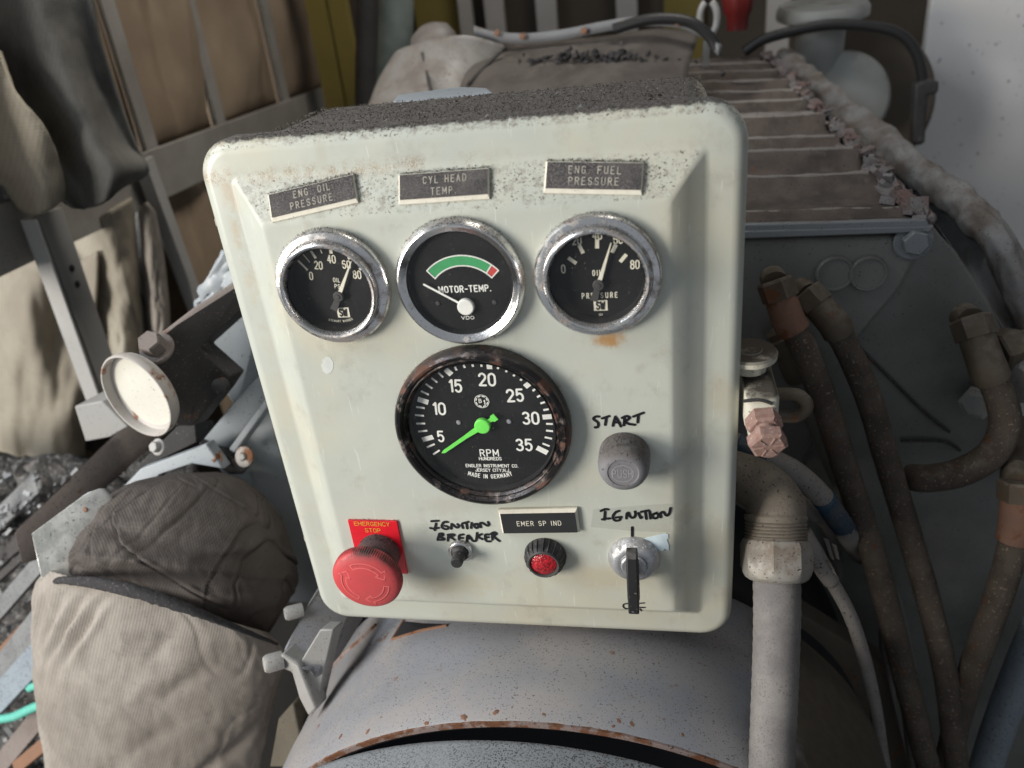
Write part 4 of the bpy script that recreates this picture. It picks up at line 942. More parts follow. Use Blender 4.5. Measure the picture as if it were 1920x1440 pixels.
# fan shroud drum, axis along y
DC = Vector((.022, 0, -.3945)); DR = .2335
def arcband(mb, c, r0, r1, y0, y1, a0, a1, n=90):
    ring = lambda y, r: [Vector((c.x+r*sin(a0+(a1-a0)*k/n), y, c.z+r*cos(a0+(a1-a0)*k/n))) for k in range(n+1)]
    o0, o1, i0, i1 = ring(y0, r1), ring(y1, r1), ring(y0, r0), ring(y1, r0)
    return mb.loft([i0, o0, o1, i1, i0], False)
mb = MB(); n = 120
rows = []
for y, r in ((-.050, DR-.0030), (-.0505, DR-.0012), (-.0490, DR), (-.02, DR+.0004), (.02, DR+.0004), (.06, DR), (.085, DR)):
    rows.append([Vector((DC.x+r*sin(a), y+(.0006*fbm(a*9, 0, 2, 3) if y < -.045 else 0), DC.z+r*cos(a))) for a in [-1.75+3.5*k/n for k in range(n+1)]])
rows.append([Vector((p.x*.985, p.y, (p.z-DC.z)*.985+DC.z)) for p in rows[-1]])
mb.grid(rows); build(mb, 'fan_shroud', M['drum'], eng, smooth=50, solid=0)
mb = MB(); arcband(mb, DC, DR-.0040, DR-.0006, -.0512, -.0490, -1.75, 1.75); build(mb, 'shroud_rim', M['drumrust'], eng)
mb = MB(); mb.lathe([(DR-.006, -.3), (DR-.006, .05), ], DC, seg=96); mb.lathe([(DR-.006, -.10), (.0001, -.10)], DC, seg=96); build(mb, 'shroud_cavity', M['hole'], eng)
# notch in the shroud skirt, its shade painted as a near-black patch
mb = slab([(735, 1197, -.0), (757, 1165, .03), (800, 1172, .03), (830, 1175, .03)], (0, .0005, 0))
mb = MB(); 
cv = [(735, 1198), (753, 1166), (835, 1172), (790, 1180), (755, 1191)]
def ondrum(px, py, off=.0006):
    d = ray(px, py); o = CAM; ox, oz = o.x-DC.x, o.z-DC.z; A_ = d.x*d.x+d.z*d.z; B_ = 2*(ox*d.x+oz*d.z); C_ = ox*ox+oz*oz-(DR+off)**2
    return o+d*((-B_-sqrt(max(0, B_*B_-4*A_*C_)))/(2*A_))
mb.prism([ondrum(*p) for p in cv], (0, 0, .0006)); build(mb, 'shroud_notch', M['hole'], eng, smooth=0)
mb = MB()
for a, b in (((735, 1199), (757, 1163)), ((735, 1199), (790, 1182)), ((790, 1182), (838, 1173))): mb.tube([ondrum(*a), ondrum(*b)], .0011, 8, 0)
build(mb, 'notch_edge', M['rust'], eng)
# weld seam and dirt rolled along the left shoulder
mb = MB(); mb.tube([ondrum(a, b, .0002) for a, b in ((600, 1278), (640, 1232), (680, 1196), (705, 1172))], .0016, 8, 6, rfn=lambda r, L, a: r*(1+.35*noise.noise(Vector((L*600, a, 0))))); build(mb, 'seam', M['drumrust'], eng)
# inlet ring nearest the camera
mb = MB(); RC = Vector((.012, 0, -.395)); RR = .2300
rows = []
for y, r in ((-.060, RR-.012), (-.0602, RR-.003), (-.0615, RR-.0006), (-.064, RR), (-.080, RR+.0008), (-.12, RR+.002), (-.20, RR+.002)):
    rows.append([Vector((RC.x+r*sin(a)*1.03, y, RC.z+r*cos(a))) for a in [-1.6+3.2*k/n for k in range(n+1)]])
mb.grid(rows); build(mb, 'inlet_ring', M['ring'], eng, smooth=50, solid=.002)
for px, py in ((862, 1195), (893, 1255), (943, 1253), (990, 1262), (835, 1212), (1178, 1280), (715, 1345), (1370, 1350), (1160, 1352), (1185, 1358), (1150, 1362), (930, 1336), (870, 1345), (800, 1356), (690, 1372), (1280, 1378), (640, 1380), (1020, 1340)):
    p = ondrum(px, py, -.0002); mb = MB(); nn = Vector((p.x-DC.x, 0, p.z-DC.z)).normalized()
    r = random.uniform(.0012, .0026); mb.lathe([(r, 0), (r*.8, .0003), (.0001, .0004)], p, nn, 12, cap1=True, rfn=lambda q, h, a: q*(1+.22*sin(a*2+px)+.15*sin(a*5+py))); build(mb, 'rust_scab', M['rust'], eng)

# ---- left cowl sheet behind the box -----------------------------------------------------------------------
cl = thing('engine_cowl', 'blue grey folded sheet metal cowl showing left of the instrument box', 'cowl', tuple(P(480, 800, .2)))
build(slab([(368, 655, .17), (440, 565, .20), (520, 460, .22), (700, 460, .22), (700, 1130, .20), (520, 1130, .19), (515, 1060, .18), (480, 935, .175), (440, 925, .17), (380, 835, .165), (440, 762, .165)], (.03, .06, -.01)), 'cowl_sheet', M['cowl'], cl, bevel=.0015)
build(slab([(378, 826, .158), (440, 750, .158), (500, 690, .165), (520, 720, .165), (405, 858, .158)], (.01, .006, 0)), 'cowl_fold', M['cowl'], cl, bevel=.0015)
build(slab([(428, 842, .150), (500, 745, .157), (508, 752, .157), (438, 850, .150)], (.006, .006, .001)), 'cowl_lip', M['cowl'], cl, bevel=.001)
mb = sheet([[(372, 560), (400, 500), (420, 470)], [(365, 600), (415, 540), (460, 470)], [(362, 630), (420, 570), (480, 480)], [(375, 648), (430, 580), (500, 480)]], lambda u, v: .205+.004*fbm(u, v, 3, 2), 24, 16)
build(mb, 'lagging_pad', M['cowl'], cl, smooth=180, solid=.012)
mb = MB(); a = P(460, 856, .148); mb.lathe([(.0085, 0), (.0085, .002), (.0072, .0026), (.0040, .0026), (.0036, .0012), (.0001, .0012)], a, (-.15, -.85, .45), 36, cap1=True); build(mb, 'washer', M['caprim'], cl)
mb = MB(); mb.hexa(a+Vector((-.0003, -.001, .0006)), (-.15, -.85, .45), .0030, .0035); build(mb, 'nut', M['rib'], cl)
build(slab([(372, 832, .150), (400, 845, .150), (432, 858, .148), (462, 880, .147), (455, 890, .147), (430, 890, .147), (388, 862, .149)], (0, .01, 0)), 'clip', M['blackbar'], cl, bevel=.001)
cap_bolt(P(408, 856, .145), (-.3, -.8, .4), .0042, .005, cl, M['rust'])

# ---- round cap, bracket, strap -----------------------------------------------------------------------------
cb = thing('capped_pipe', 'pale round cap with a rusty rim fixed on a black bracket with a big bolt', 'pipe cap', tuple(P(260, 742, .11)))
cc = P(262, 740, .10); cax = (CX*(-.42)+CD*(.46)+CF*(-.78)).normalized()
mb = MB(); R0 = .0330
mb.lathe([(R0*.80, -.004), (R0*.985, -.0020), (R0, -.0008), (R0, .0030), (R0*.985, .0040), (R0*.955, .0040), (R0*.935, .0030), (R0*.92, -.0065)], cc, cax, 64); build(mb, 'cap_rim', M['caprim'], cb)
mb = MB(); mb.lathe([(R0*.93, -.0060), (R0*.88, -.0054), (R0*.83, -.0036), (.0001, -.0030)], cc, cax, 64, cap1=True); build(mb, 'cap_disc', M['capface'], cb)
build(slab([(255, 668, .125), (330, 610, .135), (470, 520, .175), (475, 560, .175), (372, 652, .15), (432, 705, .15), (412, 735, .145), (360, 800, .135), (330, 800, .13), (300, 700, .125)], (.004, .016, -.003)), 'bracket', M['blackbar'], cb, bevel=.0015)
bo = P(296, 655, .118); cap_bolt(bo, (.12, -.62, .78), .0085, .015, cb, M['beam'], 'bolt')
mb = MB(); mb.lathe([(.0060, 0), (.0060, .006), (.0030, .008), (.0001, .008)], P(418, 722, .142), (0, -.9, .3), 16, cap1=True); build(mb, 'stud', M['blackbar'], cb)
mb = MB(); a, b = P(470, 505, .19), P(600, 380, .25)
mb.tube([P(280, 655, .133), P(370, 585, .152), P(470, 520, .178)], .004, 8, 0); build(mb, 'bracket_lip', M['beam'], cb)

tag(build(slab([(139, 762, .16), (190, 752, .16), (240, 800, .16), (205, 820, .16), (160, 828, .16)], (.01, .03, 0)), 'pale_plate', M['rib'], bevel=.001), 'small off white plate tucked behind the round cap', 'plate')
tag(build(slab([(25, 1000, .10), (120, 905, .14), (230, 800, .20), (330, 740, .24), (345, 770, .24), (250, 850, .19), (130, 960, .13), (40, 1060, .09)], (.006, .012, -.004)), 'beam', M['beam'], bevel=.001), 'brown dust covered angle beam running diagonally under the round cap', 'beam')
tag(build(slab([(250, 880, .135), (330, 800, .165), (365, 790, .17), (370, 830, .165), (290, 868, .14), (265, 905, .13)], (.004, .02, -.01)), 'strap_bracket', M['blackbar'], bevel=.001), 'black strap bracket with a bolt below the round cap', 'bracket')
cap_bolt(P(297, 838, .137), (-.2, -.8, .5), .0046, .006, None, M['rib']); tag(bpy.data.objects['bolt.001'] if 0 else COL.objects[-1], 'small bolt head on the black strap bracket', 'bolt')
tag(build(slab([(228, 915, .12), (262, 880, .125), (372, 840, .14), (385, 832, .14), (420, 880, .14), (360, 870, .135), (300, 890, .125), (245, 945, .115)], (.003, .008, 0)), 'edge_flange', M['cowl'], bevel=.001), 'off white bent flange above the dark wrapped duct', 'flange')
tag(build(slab([(58, 1000, .05), (160, 925, .07), (185, 915, .075), (235, 962, .08), (190, 1030, .06), (150, 1085, .045), (80, 1100, .03)], (.002, .003, -.002)), 'galvanised_plate', M['galv'], bevel=.0008), 'shiny spangled galvanised plate behind the wrapped ducts', 'plate')
mb = MB(); mb.lathe([(.0026, 0), (.0022, .0014), (.0001, .0018)], P(160, 955, .066), (0, -.9, .4), 14, cap1=True); tag(build(mb, 'rivet', M['rust']), 'rusty rivet in the galvanised plate', 'rivet')

# ---- canvas wrapped ducts -----------------------------------------------------------------------------------
def bag(rings, mat, name, lab, disp, nu=340, nv=190):
    """soft tube: each ring is (left px, right px, depth, half thickness)"""
    L = rs([r[0] for r in rings], nv); R = rs([r[1] for r in rings], nv); D = rs([(r[2], r[3], 0) for r in rings], nv); mb = MB(); out = []
    for k in range(nv):
        a = P(L[k].x, L[k].y, D[k].x); b = P(R[k].x, R[k].y, D[k].x); c = (a+b)/2; h = (b-a)/2; f = (CAM-c).normalized(); f = (f-h*(f.dot(h)/h.dot(h))).normalized()*D[k].y; ring = []
        for j in range(nu):
            t_ = 2*pi*j/nu; e = 1+disp(k/(nv-1), t_); ring.append(c-h*cos(t_)*e+f*sin(t_)*e)
        out.append(ring)
    mb.loft(out); return tag(build(mb, name, mat, smooth=180), lab, 'wrapped duct')
def crease(a, b, c, am, wd_):
    return -am*max(0, 1-abs(noise.noise(Vector((a, b, c))))/wd_)**1.5+am*.5*max(0, 1-abs(noise.noise(Vector((a+.09, b+.05, c))))/(wd_*1.6))
def d_up(v, t_):
    w = crease(v*3.2+cos(t_)*1.2, sin(t_)*2.0+v*1.5, 3, .035, .07)+crease(v*2.2-cos(t_)*2.2, sin(t_)*1.4, 9, .03, .06)+.05*fbm(v*1.5, cos(t_)*1.3, 4+sin(t_), 1.8)
    for c0, s0, am, sl_ in ((.55, .05, -.05, .18), (.80, .035, -.07, -.10), (.88, .03, .05, .15), (.70, .03, .035, -.3)):
        w += am*math.exp(-((v-c0-sl_*(t_-1.6)*.5)/s0)**2)*max(0, sin(t_*.9))
    return w
up = bag([((330, 888), (400, 885), .13, .02), ((262, 910), (455, 905), .12, .055), ((218, 960), (505, 960), .10, .075), ((185, 1020), (530, 1030), .085, .082), ((165, 1070), (536, 1090), .075, .084), ((180, 1100), (515, 1150), .07, .062), ((210, 1130), (490, 1195), .07, .045)], M['canvasdark'], 'wrapped_duct', 'dark soot stained canvas wrapped duct, the upper of the two', d_up)
def d_lo(v, t_):
    w = crease(v*3.4+cos(t_)*.9, sin(t_)*1.6-v*1.8, 23, .013, .07)+crease(v*5.5, cos(t_)*2.6+sin(t_), 31, .004, .07)+.045*fbm(v*1.6, cos(t_)*1.2, 14+sin(t_), 1.6)+.010*fbm(v*7, t_*1.5, 2, 2)
    for t0, wd_, am in ((.92, .030, -.030), (1.02, .028, .045), (1.10, .032, -.065), (1.20, .030, .060), (1.28, .030, -.065), (1.37, .030, .045), (.70, .04, .03), (.58, .04, -.035), (1.9, .06, -.03)):
        w += am*math.exp(-((t_-t0+(v-.13)*1.3)/wd_)**2)*math.exp(-((v-.15)/.085)**2)
    for t0, v0, wd_, am in ((2.45, .50, .16, -.10), (2.62, .58, .16, .07), (2.30, .64, .2, -.07), (2.1, .25, .16, -.045), (1.8, .30, .2, .025), (2.75, .40, .15, -.08), (1.9, .45, .25, -.03)):
        w += am*math.exp(-((t_-t0)/wd_)**2-((v-v0+.35*(t_-t0))/.035)**2)
    return w
lo = bag([((110, 1075), (500, 1185), .055, .060), ((84, 1105), (522, 1215), .045, .078), ((79, 1170), (520, 1262), .04, .088), ((79, 1250), (505, 1325), .038, .092), ((90, 1330), (488, 1400), .036, .094), ((112, 1420), (470, 1480), .036, .094), ((140, 1560), (440, 1600), .036, .09), ((160, 1720), (420, 1740), .036, .09)], M['canvaslit'], 'wrapped_duct', 'pale sand canvas wrapped duct, the lower bulging one', d_lo)
mb = MB()  # dark tube along the fold, its shadow put into the colour
pts = []
for a, b in ((86, 1094), (118, 1088), (180, 1093), (250, 1108), (330, 1134), (400, 1160), (470, 1188), (520, 1208)):
    u = (a-84)/438; dd = .080*sqrt(max(0, 1-(2*u-1)**2)); p = P(a, b, .045); pts.append(p+(CAM-p).normalized()*dd)
mb.tube(pts, [.0015, .0026, .0040, .0044, .0036, .0026, .0018, .001], 12, 10, rfn=lambda r, L, a: r*(1+.35*noise.noise(Vector((L*320, cos(a)*2, sin(a)*2))))); tag(build(mb, 'cuff_shadow', M['cuff'], smooth=180), 'black edge tube with the fold shadow painted in, where the two wrapped ducts meet', 'fold shadow')

# ---- heap of scrap at far left ---------------------------------------------------------------------------------
mb = MB(); rows = []
for i in range(70):
    v = i/69; rows.append([])
    for j in range(60):
        u = j/59; p = P(-160+520*u, 860+620*v, .30-.17*v); rows[-1].append(p+Vector((0, -.6, .8))*(.035*fbm(u*5, v*6, 2, 2)+.012*fbm(u*20, v*22, 5, 1.5)))
mb.grid(rows); tag(build(mb, 'debris_heap', M['debris'], smooth=60, solid=.01), 'oily black heap of rubbish at the lower left', 'debris', kind='stuff')
strips = [((-30, 1075), (150, 905), .22, .010, 'blackbar', 'sooty black bar lying along the brown beam'), ((-40, 1190), (85, 1045), .16, .009, 'scrap', 'grey scrap strip below the black bar'), ((-40, 1320), (95, 1150), .12, .017, 'scrap', 'wide dirty grey strip beside the pale duct'),
          ((-20, 1330), (86, 1215), .10, .013, 'scrapblue', 'clean blue grey strip lowest but one in the heap'), ((-30, 1260), (60, 1165), .14, .006, 'rust', 'thin rusty strip among the grey scrap'), ((-20, 1460), (95, 1320), .09, .010, 'beam', 'gritty brown strip at the bottom left corner'),
          ((-40, 1010), (70, 905), .26, .012, 'scrap', 'bent grey sheet at the top of the scrap heap'), ((-30, 1110), (80, 1010), .19, .004, 'blackbar', 'thin black rod across the scrap heap'), ((30, 1440), (115, 1370), .07, .006, 'rust', 'short rusty flat beside the pale duct foot')]
for a, b, y, w, mt, lab in strips:
    p, q_ = P(*a, y-.02), P(*b, y-.02); d = (q_-p).normalized(); s_ = d.cross(Vector((0, -.75, .66))).normalized(); nn = s_.cross(d)
    mb = MB(); mb.box((p+q_)/2, ((q_-p).length/2, w, .0022), d, s_, nn); tag(build(mb, 'scrap_strip', M[mt], bevel=.0006), lab, 'scrap metal')
mb = MB()
for i in range(260):
    u, v = random.random()**1.2, random.random(); p = P(-20+200*u*(1-.4*v), 880+560*v, .235-.155*v)
    r = random.uniform(.0012, .0055); X_ = Vector((random.gauss(0, 1), random.gauss(0, 1), random.gauss(0, 1))).normalized(); Y_ = X_.orthogonal().normalized(); Z_ = X_.cross(Y_); mb.box(p, (r, r*random.uniform(.3, .9), r*random.uniform(.15, .5)), X_, Y_, Z_)
tag(build(mb, 'scrap_chips', M['scrap'], smooth=0), 'small chips of metal and swarf strewn over the rubbish heap', 'debris', kind='stuff')
def twist(r, L, a): return r*(1+.20*cos(2*a-L*900))
mb = MB(); mb.tube([P(a, b, y) for a, b, y in ((-40, 1352, .07), (20, 1345, .06), (60, 1328, .05), (100, 1312, .045), (140, 1300, .06))], .0036, 16, 24, rfn=twist)
tag(build(mb, 'rope', M['rope'], smooth=180), 'teal twisted rope lying low beside the pale wrapped duct', 'rope')
mb = MB(); mb.tube([P(a, b, y) for a, b, y in ((55, 1290, .075), (80, 1281, .06), (110, 1270, .06))], .0032, 16, 24, rfn=twist); tag(build(mb, 'rope', M['rope'], smooth=180), 'short upper piece of teal rope behind the pale duct', 'rope')

# ---- white bracket by the shroud, left of drum ------------------------------------------------------------------
wb = thing('mounting_bracket', 'off white cast bracket with rust stains between wrapped duct and fan shroud', 'bracket', tuple(P(570, 1300, .0)))
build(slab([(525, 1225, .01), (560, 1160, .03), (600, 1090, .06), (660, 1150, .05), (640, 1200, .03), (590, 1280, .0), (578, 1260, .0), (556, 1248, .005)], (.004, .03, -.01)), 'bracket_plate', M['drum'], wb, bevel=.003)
build(slab([(525, 1226, .004), (562, 1244, .004), (582, 1300, -.002), (594, 1330, -.006), (578, 1345, -.006), (560, 1310, -.002), (546, 1262, .003), (524, 1252, .004)], (.002, .014, -.004)), 'bracket_arm', M['bracketwhite'], wb, bevel=.002)
build(slab([(562, 1242, .006), (600, 1180, .02), (625, 1180, .02), (592, 1325, .0)], (.002, .012, -.004)), 'bracket_web', M['bracketwhite'], wb, bevel=.001)
mb = MB(); mb.lathe([(.0062, -.004), (.0062, .006), (.0050, .008), (.0001, .0082)], P(518, 1240, .004), (-.75, -.6, .2), 24, cap1=True); build(mb, 'stud', M['bracketwhite'], wb)
mb = MB(); mb.lathe([(.0050, -.004), (.0050, .006), (.0040, .008), (.0001, .0082)], P(556, 1146, .035), (-.75, -.6, .2), 24, cap1=True); build(mb, 'stud', M['bracketwhite'], wb)
tag(build(slab([(520, 1350, .02), (548, 1318, .02), (565, 1400, .0), (555, 1420, .0), (530, 1440, .0), (505, 1440, .02)], (.003, .02, -.005)), 'rusty_lug', M['oliveplate'], bevel=.002), 'rusty brown lug low between the duct and the shroud', 'lug')
mb = MB(); mb.box((-.20, .34, -.42), (.05, .06, .32)); build(mb, 'gap_shade_box', M['hole'], eng, smooth=0)  # near-black box filling the gap, shade put into its colour

# ================================================================ RIGHT SIDE OF THE ENGINE
YP = .215
pl_pts = [(1290, 436), (1752, 426), (1762, 440), (1795, 475), (1850, 560), (1895, 650), (1960, 780), (1990, 1500), (1290, 1500)]
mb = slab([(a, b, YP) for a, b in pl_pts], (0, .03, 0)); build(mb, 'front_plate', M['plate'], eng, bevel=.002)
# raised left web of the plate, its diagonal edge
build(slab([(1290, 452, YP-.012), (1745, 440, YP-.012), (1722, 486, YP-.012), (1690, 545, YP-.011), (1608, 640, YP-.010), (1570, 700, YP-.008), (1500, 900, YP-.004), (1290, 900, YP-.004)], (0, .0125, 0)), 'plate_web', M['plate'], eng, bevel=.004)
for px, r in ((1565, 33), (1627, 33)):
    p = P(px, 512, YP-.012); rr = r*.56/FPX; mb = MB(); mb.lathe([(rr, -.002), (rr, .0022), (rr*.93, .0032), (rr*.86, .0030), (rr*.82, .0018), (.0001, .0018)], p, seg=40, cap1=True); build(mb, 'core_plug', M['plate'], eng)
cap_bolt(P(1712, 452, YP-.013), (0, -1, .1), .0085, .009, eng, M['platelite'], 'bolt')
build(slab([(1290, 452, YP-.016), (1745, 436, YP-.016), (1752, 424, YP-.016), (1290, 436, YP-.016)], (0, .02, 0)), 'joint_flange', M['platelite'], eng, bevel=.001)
mb = MB(); mb.tube([P(a, b, YP-.003) for a, b in ((1600, 640), (1660, 700), (1730, 770), (1780, 810))], .0012, 8, 4); mb.tube([P(a, b, YP-.003) for a, b in ((1690, 826), (1770, 828), (1800, 845))], .0012, 8, 4); build(mb, 'plate_seam', M['blackbar'], eng)

# ribbed cover running away from the camera
fl0, fr0_ = P(1290, 424, .205), P(1742, 412, .205); bl0, br0 = P(1215, 114, .72), P(1448, 108, .72)
def cov(u, v): return fl0.lerp(fr0_, u).lerp(bl0.lerp(br0, u), v)
mb = MB(); rows = []; NV = 300
def proj_y(p): d = p-CAM; return 720+FPX*d.dot(CD)/d.dot(CF)
def v_at(py):
    a, b = 0., 1.
    for _ in range(40):
        m_ = (a+b)/2
        if proj_y(cov(.5, m_)) > py: a = m_
        else: b = m_
    return a
tys = [0.]+[v_at(y_) for y_ in (404, 343, 307, 270, 239, 225, 203, 182, 164, 144, 128)]+[1.0]
HT = [0, .003, .0045, .010, .0045, .009, .004, .0055, .0045, .0055, .0045, .004, 0]
def ribh(v):
    h = 0
    for t_, a in zip(tys, HT):
        if a: h = max(h, math.exp(-((v-t_)/(.010 if v > t_ else .016))**2)*a)
    for a, b in zip(tys[1:-1], tys[2:]):
        if a <= v < b: h -= .005*sin(pi*(v-a)/(b-a))**.6
    return h
def bend(u, v): return .005*noise.noise(Vector((u*4, v*9, 2)))
for i in range(NV+1):
    v = i/NV; r_ = []
    for k in range(61):
        u = k/60; ue = .925+.022*noise.noise(Vector((v*26, 1, 4))); dz = ribh(v) if u < ue else ribh(v)*max(0, 1-(u-ue)/.03)-.016*min(1, (u-ue)/.035)
        r_.append(cov(u, v+bend(u, v))+Vector((0, 0, dz+.0007*fbm(u*14, v*30, 3, 1.2))))
    rows.append(r_)
mb.grid(rows); build(mb, 'top_cover', M['cover'], eng, smooth=50, solid=.003)
mb = MB()
for t_, a in zip(tys[1:-1], HT[1:-1]):
    z = Vector((0, 0, a+.0001)); mb.tube([cov(.02+.88*k/14, t_-bend(.02+.88*k/14, t_))+z for k in range(15)], .0017, 8, 2, rfn=lambda r, L, an: r*(1+.55*noise.noise(Vector((L*90, t_*50, 0)))))
build(mb, 'cover_ribs', M['ribedge'], eng)
# wavy torn gasket standing along the right hand edge
rows = [[], [], []]
for k in range(221):
    v = k/220; w = .970+.016*sin(v*52+2*sin(v*17))+.010*noise.noise(Vector((v*40, 7, 0))); z = .004+.007*noise.noise(Vector((v*34, 2, 5)))
    for q_, (du, dz) in enumerate(((-.012, -.012), (0., z), (.016+.006*noise.noise(Vector((v*60, 1, 1))), z-.004))): rows[q_].append(cov(w+du, v)+Vector((0, 0, dz)))
mb = MB(); mb.grid(rows); build(mb, 'gasket_edge', M['flake'], eng, smooth=60, solid=.0022)
mb = MB()
for i in range(26):
    v = random.random()**1.2; p = cov(.955+random.gauss(0, .014), v)+Vector((0, 0, random.uniform(-.008, .003))); r = random.uniform(.0015, .005)*(1-.3*v)
    X_ = Vector((random.gauss(.5, .7), random.gauss(0, 1), random.gauss(0, .5))).normalized(); Y_ = X_.cross(Vector((0, 0, 1))).normalized(); mb.box(p, (r*1.3, r*.8, r*.4), X_, Y_, X_.cross(Y_))
build(mb, 'flaking_edge', M['flake'], eng, smooth=0, bevel=.0004)
mb = MB(); dn = Vector((0, 0, -.022)); mb.add([cov(.985, 0), cov(.985, 1), cov(.985, 1)+dn, cov(.985, 0)+dn], [(0, 1, 2, 3)]); mb.add([cov(.0, 1), cov(.985, 1), cov(.985, 1)+dn, cov(0, 1)+dn], [(0, 1, 2, 3)]); build(mb, 'cover_side', M['blackbar'], eng, smooth=0, solid=.003)
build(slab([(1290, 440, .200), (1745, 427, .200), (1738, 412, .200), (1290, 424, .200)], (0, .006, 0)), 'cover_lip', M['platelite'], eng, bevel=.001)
mb = MB()
for i in range(120):           # crumbling gasket and paint along the right hand edge
    v = random.random()**1.1; p = cov(.965+random.gauss(0, .014)+.012*sin(v*38), v)+Vector((0, 0, random.uniform(-.003, .006))); r = random.uniform(.002, .0075)*(1-.3*v)
    X_ = Vector((random.gauss(.5, .7), random.gauss(0, 1), random.gauss(0, .5))).normalized(); Y_ = X_.cross(Vector((0, 0, 1))).normalized(); mb.box(p, (r*1.4, r*.8, r*.35), X_, Y_, X_.cross(Y_))
build(mb, 'flaking_edge', M['flake'], eng, smooth=0, bevel=.0004)
mb = MB(); mb.tube([cov(1.0, v)+Vector((.002*sin(v*60)+.006*noise.noise(Vector((v*25, 0, 0))), 0, -.002+.004*noise.noise(Vector((v*20, 3, 0))))) for v in [k/40 for k in range(41)]], .0035, 8, 2, rfn=lambda r, L, a: r*(1+.7*noise.noise(Vector((L*120, a, 0))))); build(mb, 'gasket_edge', M['flake'], eng, smooth=180)
mb = MB(); dn = Vector((0, 0, -.022)); mb.add([cov(.985, 0), cov(.985, 1), cov(.985, 1)+dn, cov(.985, 0)+dn], [(0, 1, 2, 3)]); mb.add([cov(.0, 1), cov(.985, 1), cov(.985, 1)+dn, cov(0, 1)+dn], [(0, 1, 2, 3)]); build(mb, 'cover_side', M['blackbar'], eng, smooth=0, solid=.003)

# lagged pipe along the right of the cover and the wall panel below it
lp = [(1470, 118, .74), (1525, 165, .66), (1585, 215, .58), (1650, 262, .50), (1705, 312, .43), (1765, 352, .37), (1815, 392, .33), (1852, 430, .30), (1880, 470, .285), (1915, 560, .27), (1960, 680, .26)]
mb = MB(); mb.tube([P(*p) for p in lp], [.017, .016, .0155, .0145, .0135, .0125, .012, .012, .0115, .0115, .0115], 44, 24, rfn=lambda r, L, a: r*(1+.26*noise.noise(Vector((L*42, cos(a)*1.3, sin(a)*1.3)))+.13*noise.noise(Vector((L*90, cos(a)*2.2, sin(a)*2.2)))+.04*noise.noise(Vector((L*320, cos(a)*6, sin(a)*6))))); tag(build(mb, 'lagged_pipe', M['lag'], smooth=180), 'lumpy dirty white lagged pipe running along the right side of the engine', 'pipe')
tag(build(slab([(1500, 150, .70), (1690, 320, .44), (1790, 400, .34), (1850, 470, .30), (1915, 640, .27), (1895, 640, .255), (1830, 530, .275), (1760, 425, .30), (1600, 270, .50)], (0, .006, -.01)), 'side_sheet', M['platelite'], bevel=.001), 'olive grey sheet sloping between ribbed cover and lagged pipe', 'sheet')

# air filter, far right
af = thing('air_filter', 'grey round air filter housing with a flanged neck at upper right', 'air filter', tuple(P(1560, 240, .80)))
mb = MB(); fc = P(1542, 22, .80); mb.lathe([(.020, -.10), (.052, -.004), (.055, 0), (.058, .004), (.058, .009), (.054, .013), (.02, .014)], fc, (0, -.12, 1), 48, cap1=True)
mb = MB(); mb.lathe([(.030, -.075), (.031, -.06), (.030, -.055), (.030, -.010), (.050, -.008), (.056, -.005), (.056, .004), (.052, .010), (.0001, .012)], fc, (0, -.12, 1), 48, cap1=True); build(mb, 'neck', M['filter'], af)
dc = P(1572, 190, .80); mb = MB(); mb.lathe([(.060, -.05), (.060, .02), (.056, .028), (.045, .032), (.0001, .034)], dc, (-.1, -.95, .25), 56, cap1=True); build(mb, 'end_cap', M['filter'], af)
mb = MB(); mb.lathe([(.105, -.12), (.105, -.02), (.10, -.012), (.0001, -.010)], P(1600, 190, .84), (-.1, -.95, .25), 64, cap1=True); build(mb, 'filter_can', M['darkback'], af)
mb = MB(); mb.tube([P(a, b, .72) for a, b in ((1395, 98), (1430, 75), (1490, 58), (1560, 46), (1640, 50), (1690, 66), (1718, 100), (1730, 150), (1728, 200), (1718, 270))], .0062, 12, 8); tag(build(mb, 'rubber_hose', M['blackrub'], smooth=180), 'thin black rubber hose looping around the air filter', 'hose')
tag(build(slab([(1716, 158, .71), (1738, 150, .71), (1762, 152, .71), (1760, 175, .71), (1740, 180, .71), (1735, 270, .71), (1712, 270, .71)], (0, .02, 0)), 'hose_clamp', M['blackbar'], bevel=.003), 'dark clamp bracket holding the thin black hose', 'clamp')
# right white wall
mb = MB(); mb.box((.74, 1.02, -.05), (.34, .008, .85)); wy = 1.0
x0w = P(1735, 60, 1.0).x; mb = MB(); mb.box((x0w+.45, 1.0, -.05), (.45, .010, .85)); tag(build(mb, 'white_wall', M['whitewall'], bevel=.003), 'scuffed white painted wall panel at right behind the engine', 'wall')
mb = MB(); a = P(1460, 60, 1.1); mb.box((a.x+.0, 1.12, .1), (.018, .008, .5)); tag(build(mb, 'post', M['batten']), 'pale upright post behind the red valve', 'post')

# ---- machinery behind the box ------------------------------------------------------------------------------------
cw = thing('rear_cowling', 'dusty grey sheet metal cowling with riveted flange behind the box', 'cowling', tuple(P(950, 150, .5)))
M['sheet2'] = surf('scuffed grey cowling', (.25, .24, .228), .5, alt=(.165, .145, .13), vscale=26, var=1, speck=.2, rust=.12, dust=.2, bump=.25)
M['casting'] = surf('dusty brown casting', (.098, .085, .076), .7, alt=(.058, .048, .042), vscale=22, var=1, speck=.25, bump=.5, dust=.25, dustcol=(.15, .13, .115))
mb = sheet([[(735, 112), (760, 90), (865, 66), (950, 86)], [(712, 150), (740, 135), (850, 120), (925, 118)], [(690, 205), (720, 200), (840, 190), (880, 190)], [(670, 250), (700, 250), (830, 250), (860, 250)]], lambda u, v: .55-.11*v**1.5-.02*sin(u*pi), 30, 24)
build(mb, 'cowling_side', M['sheet2'], cw, smooth=180, solid=.004)
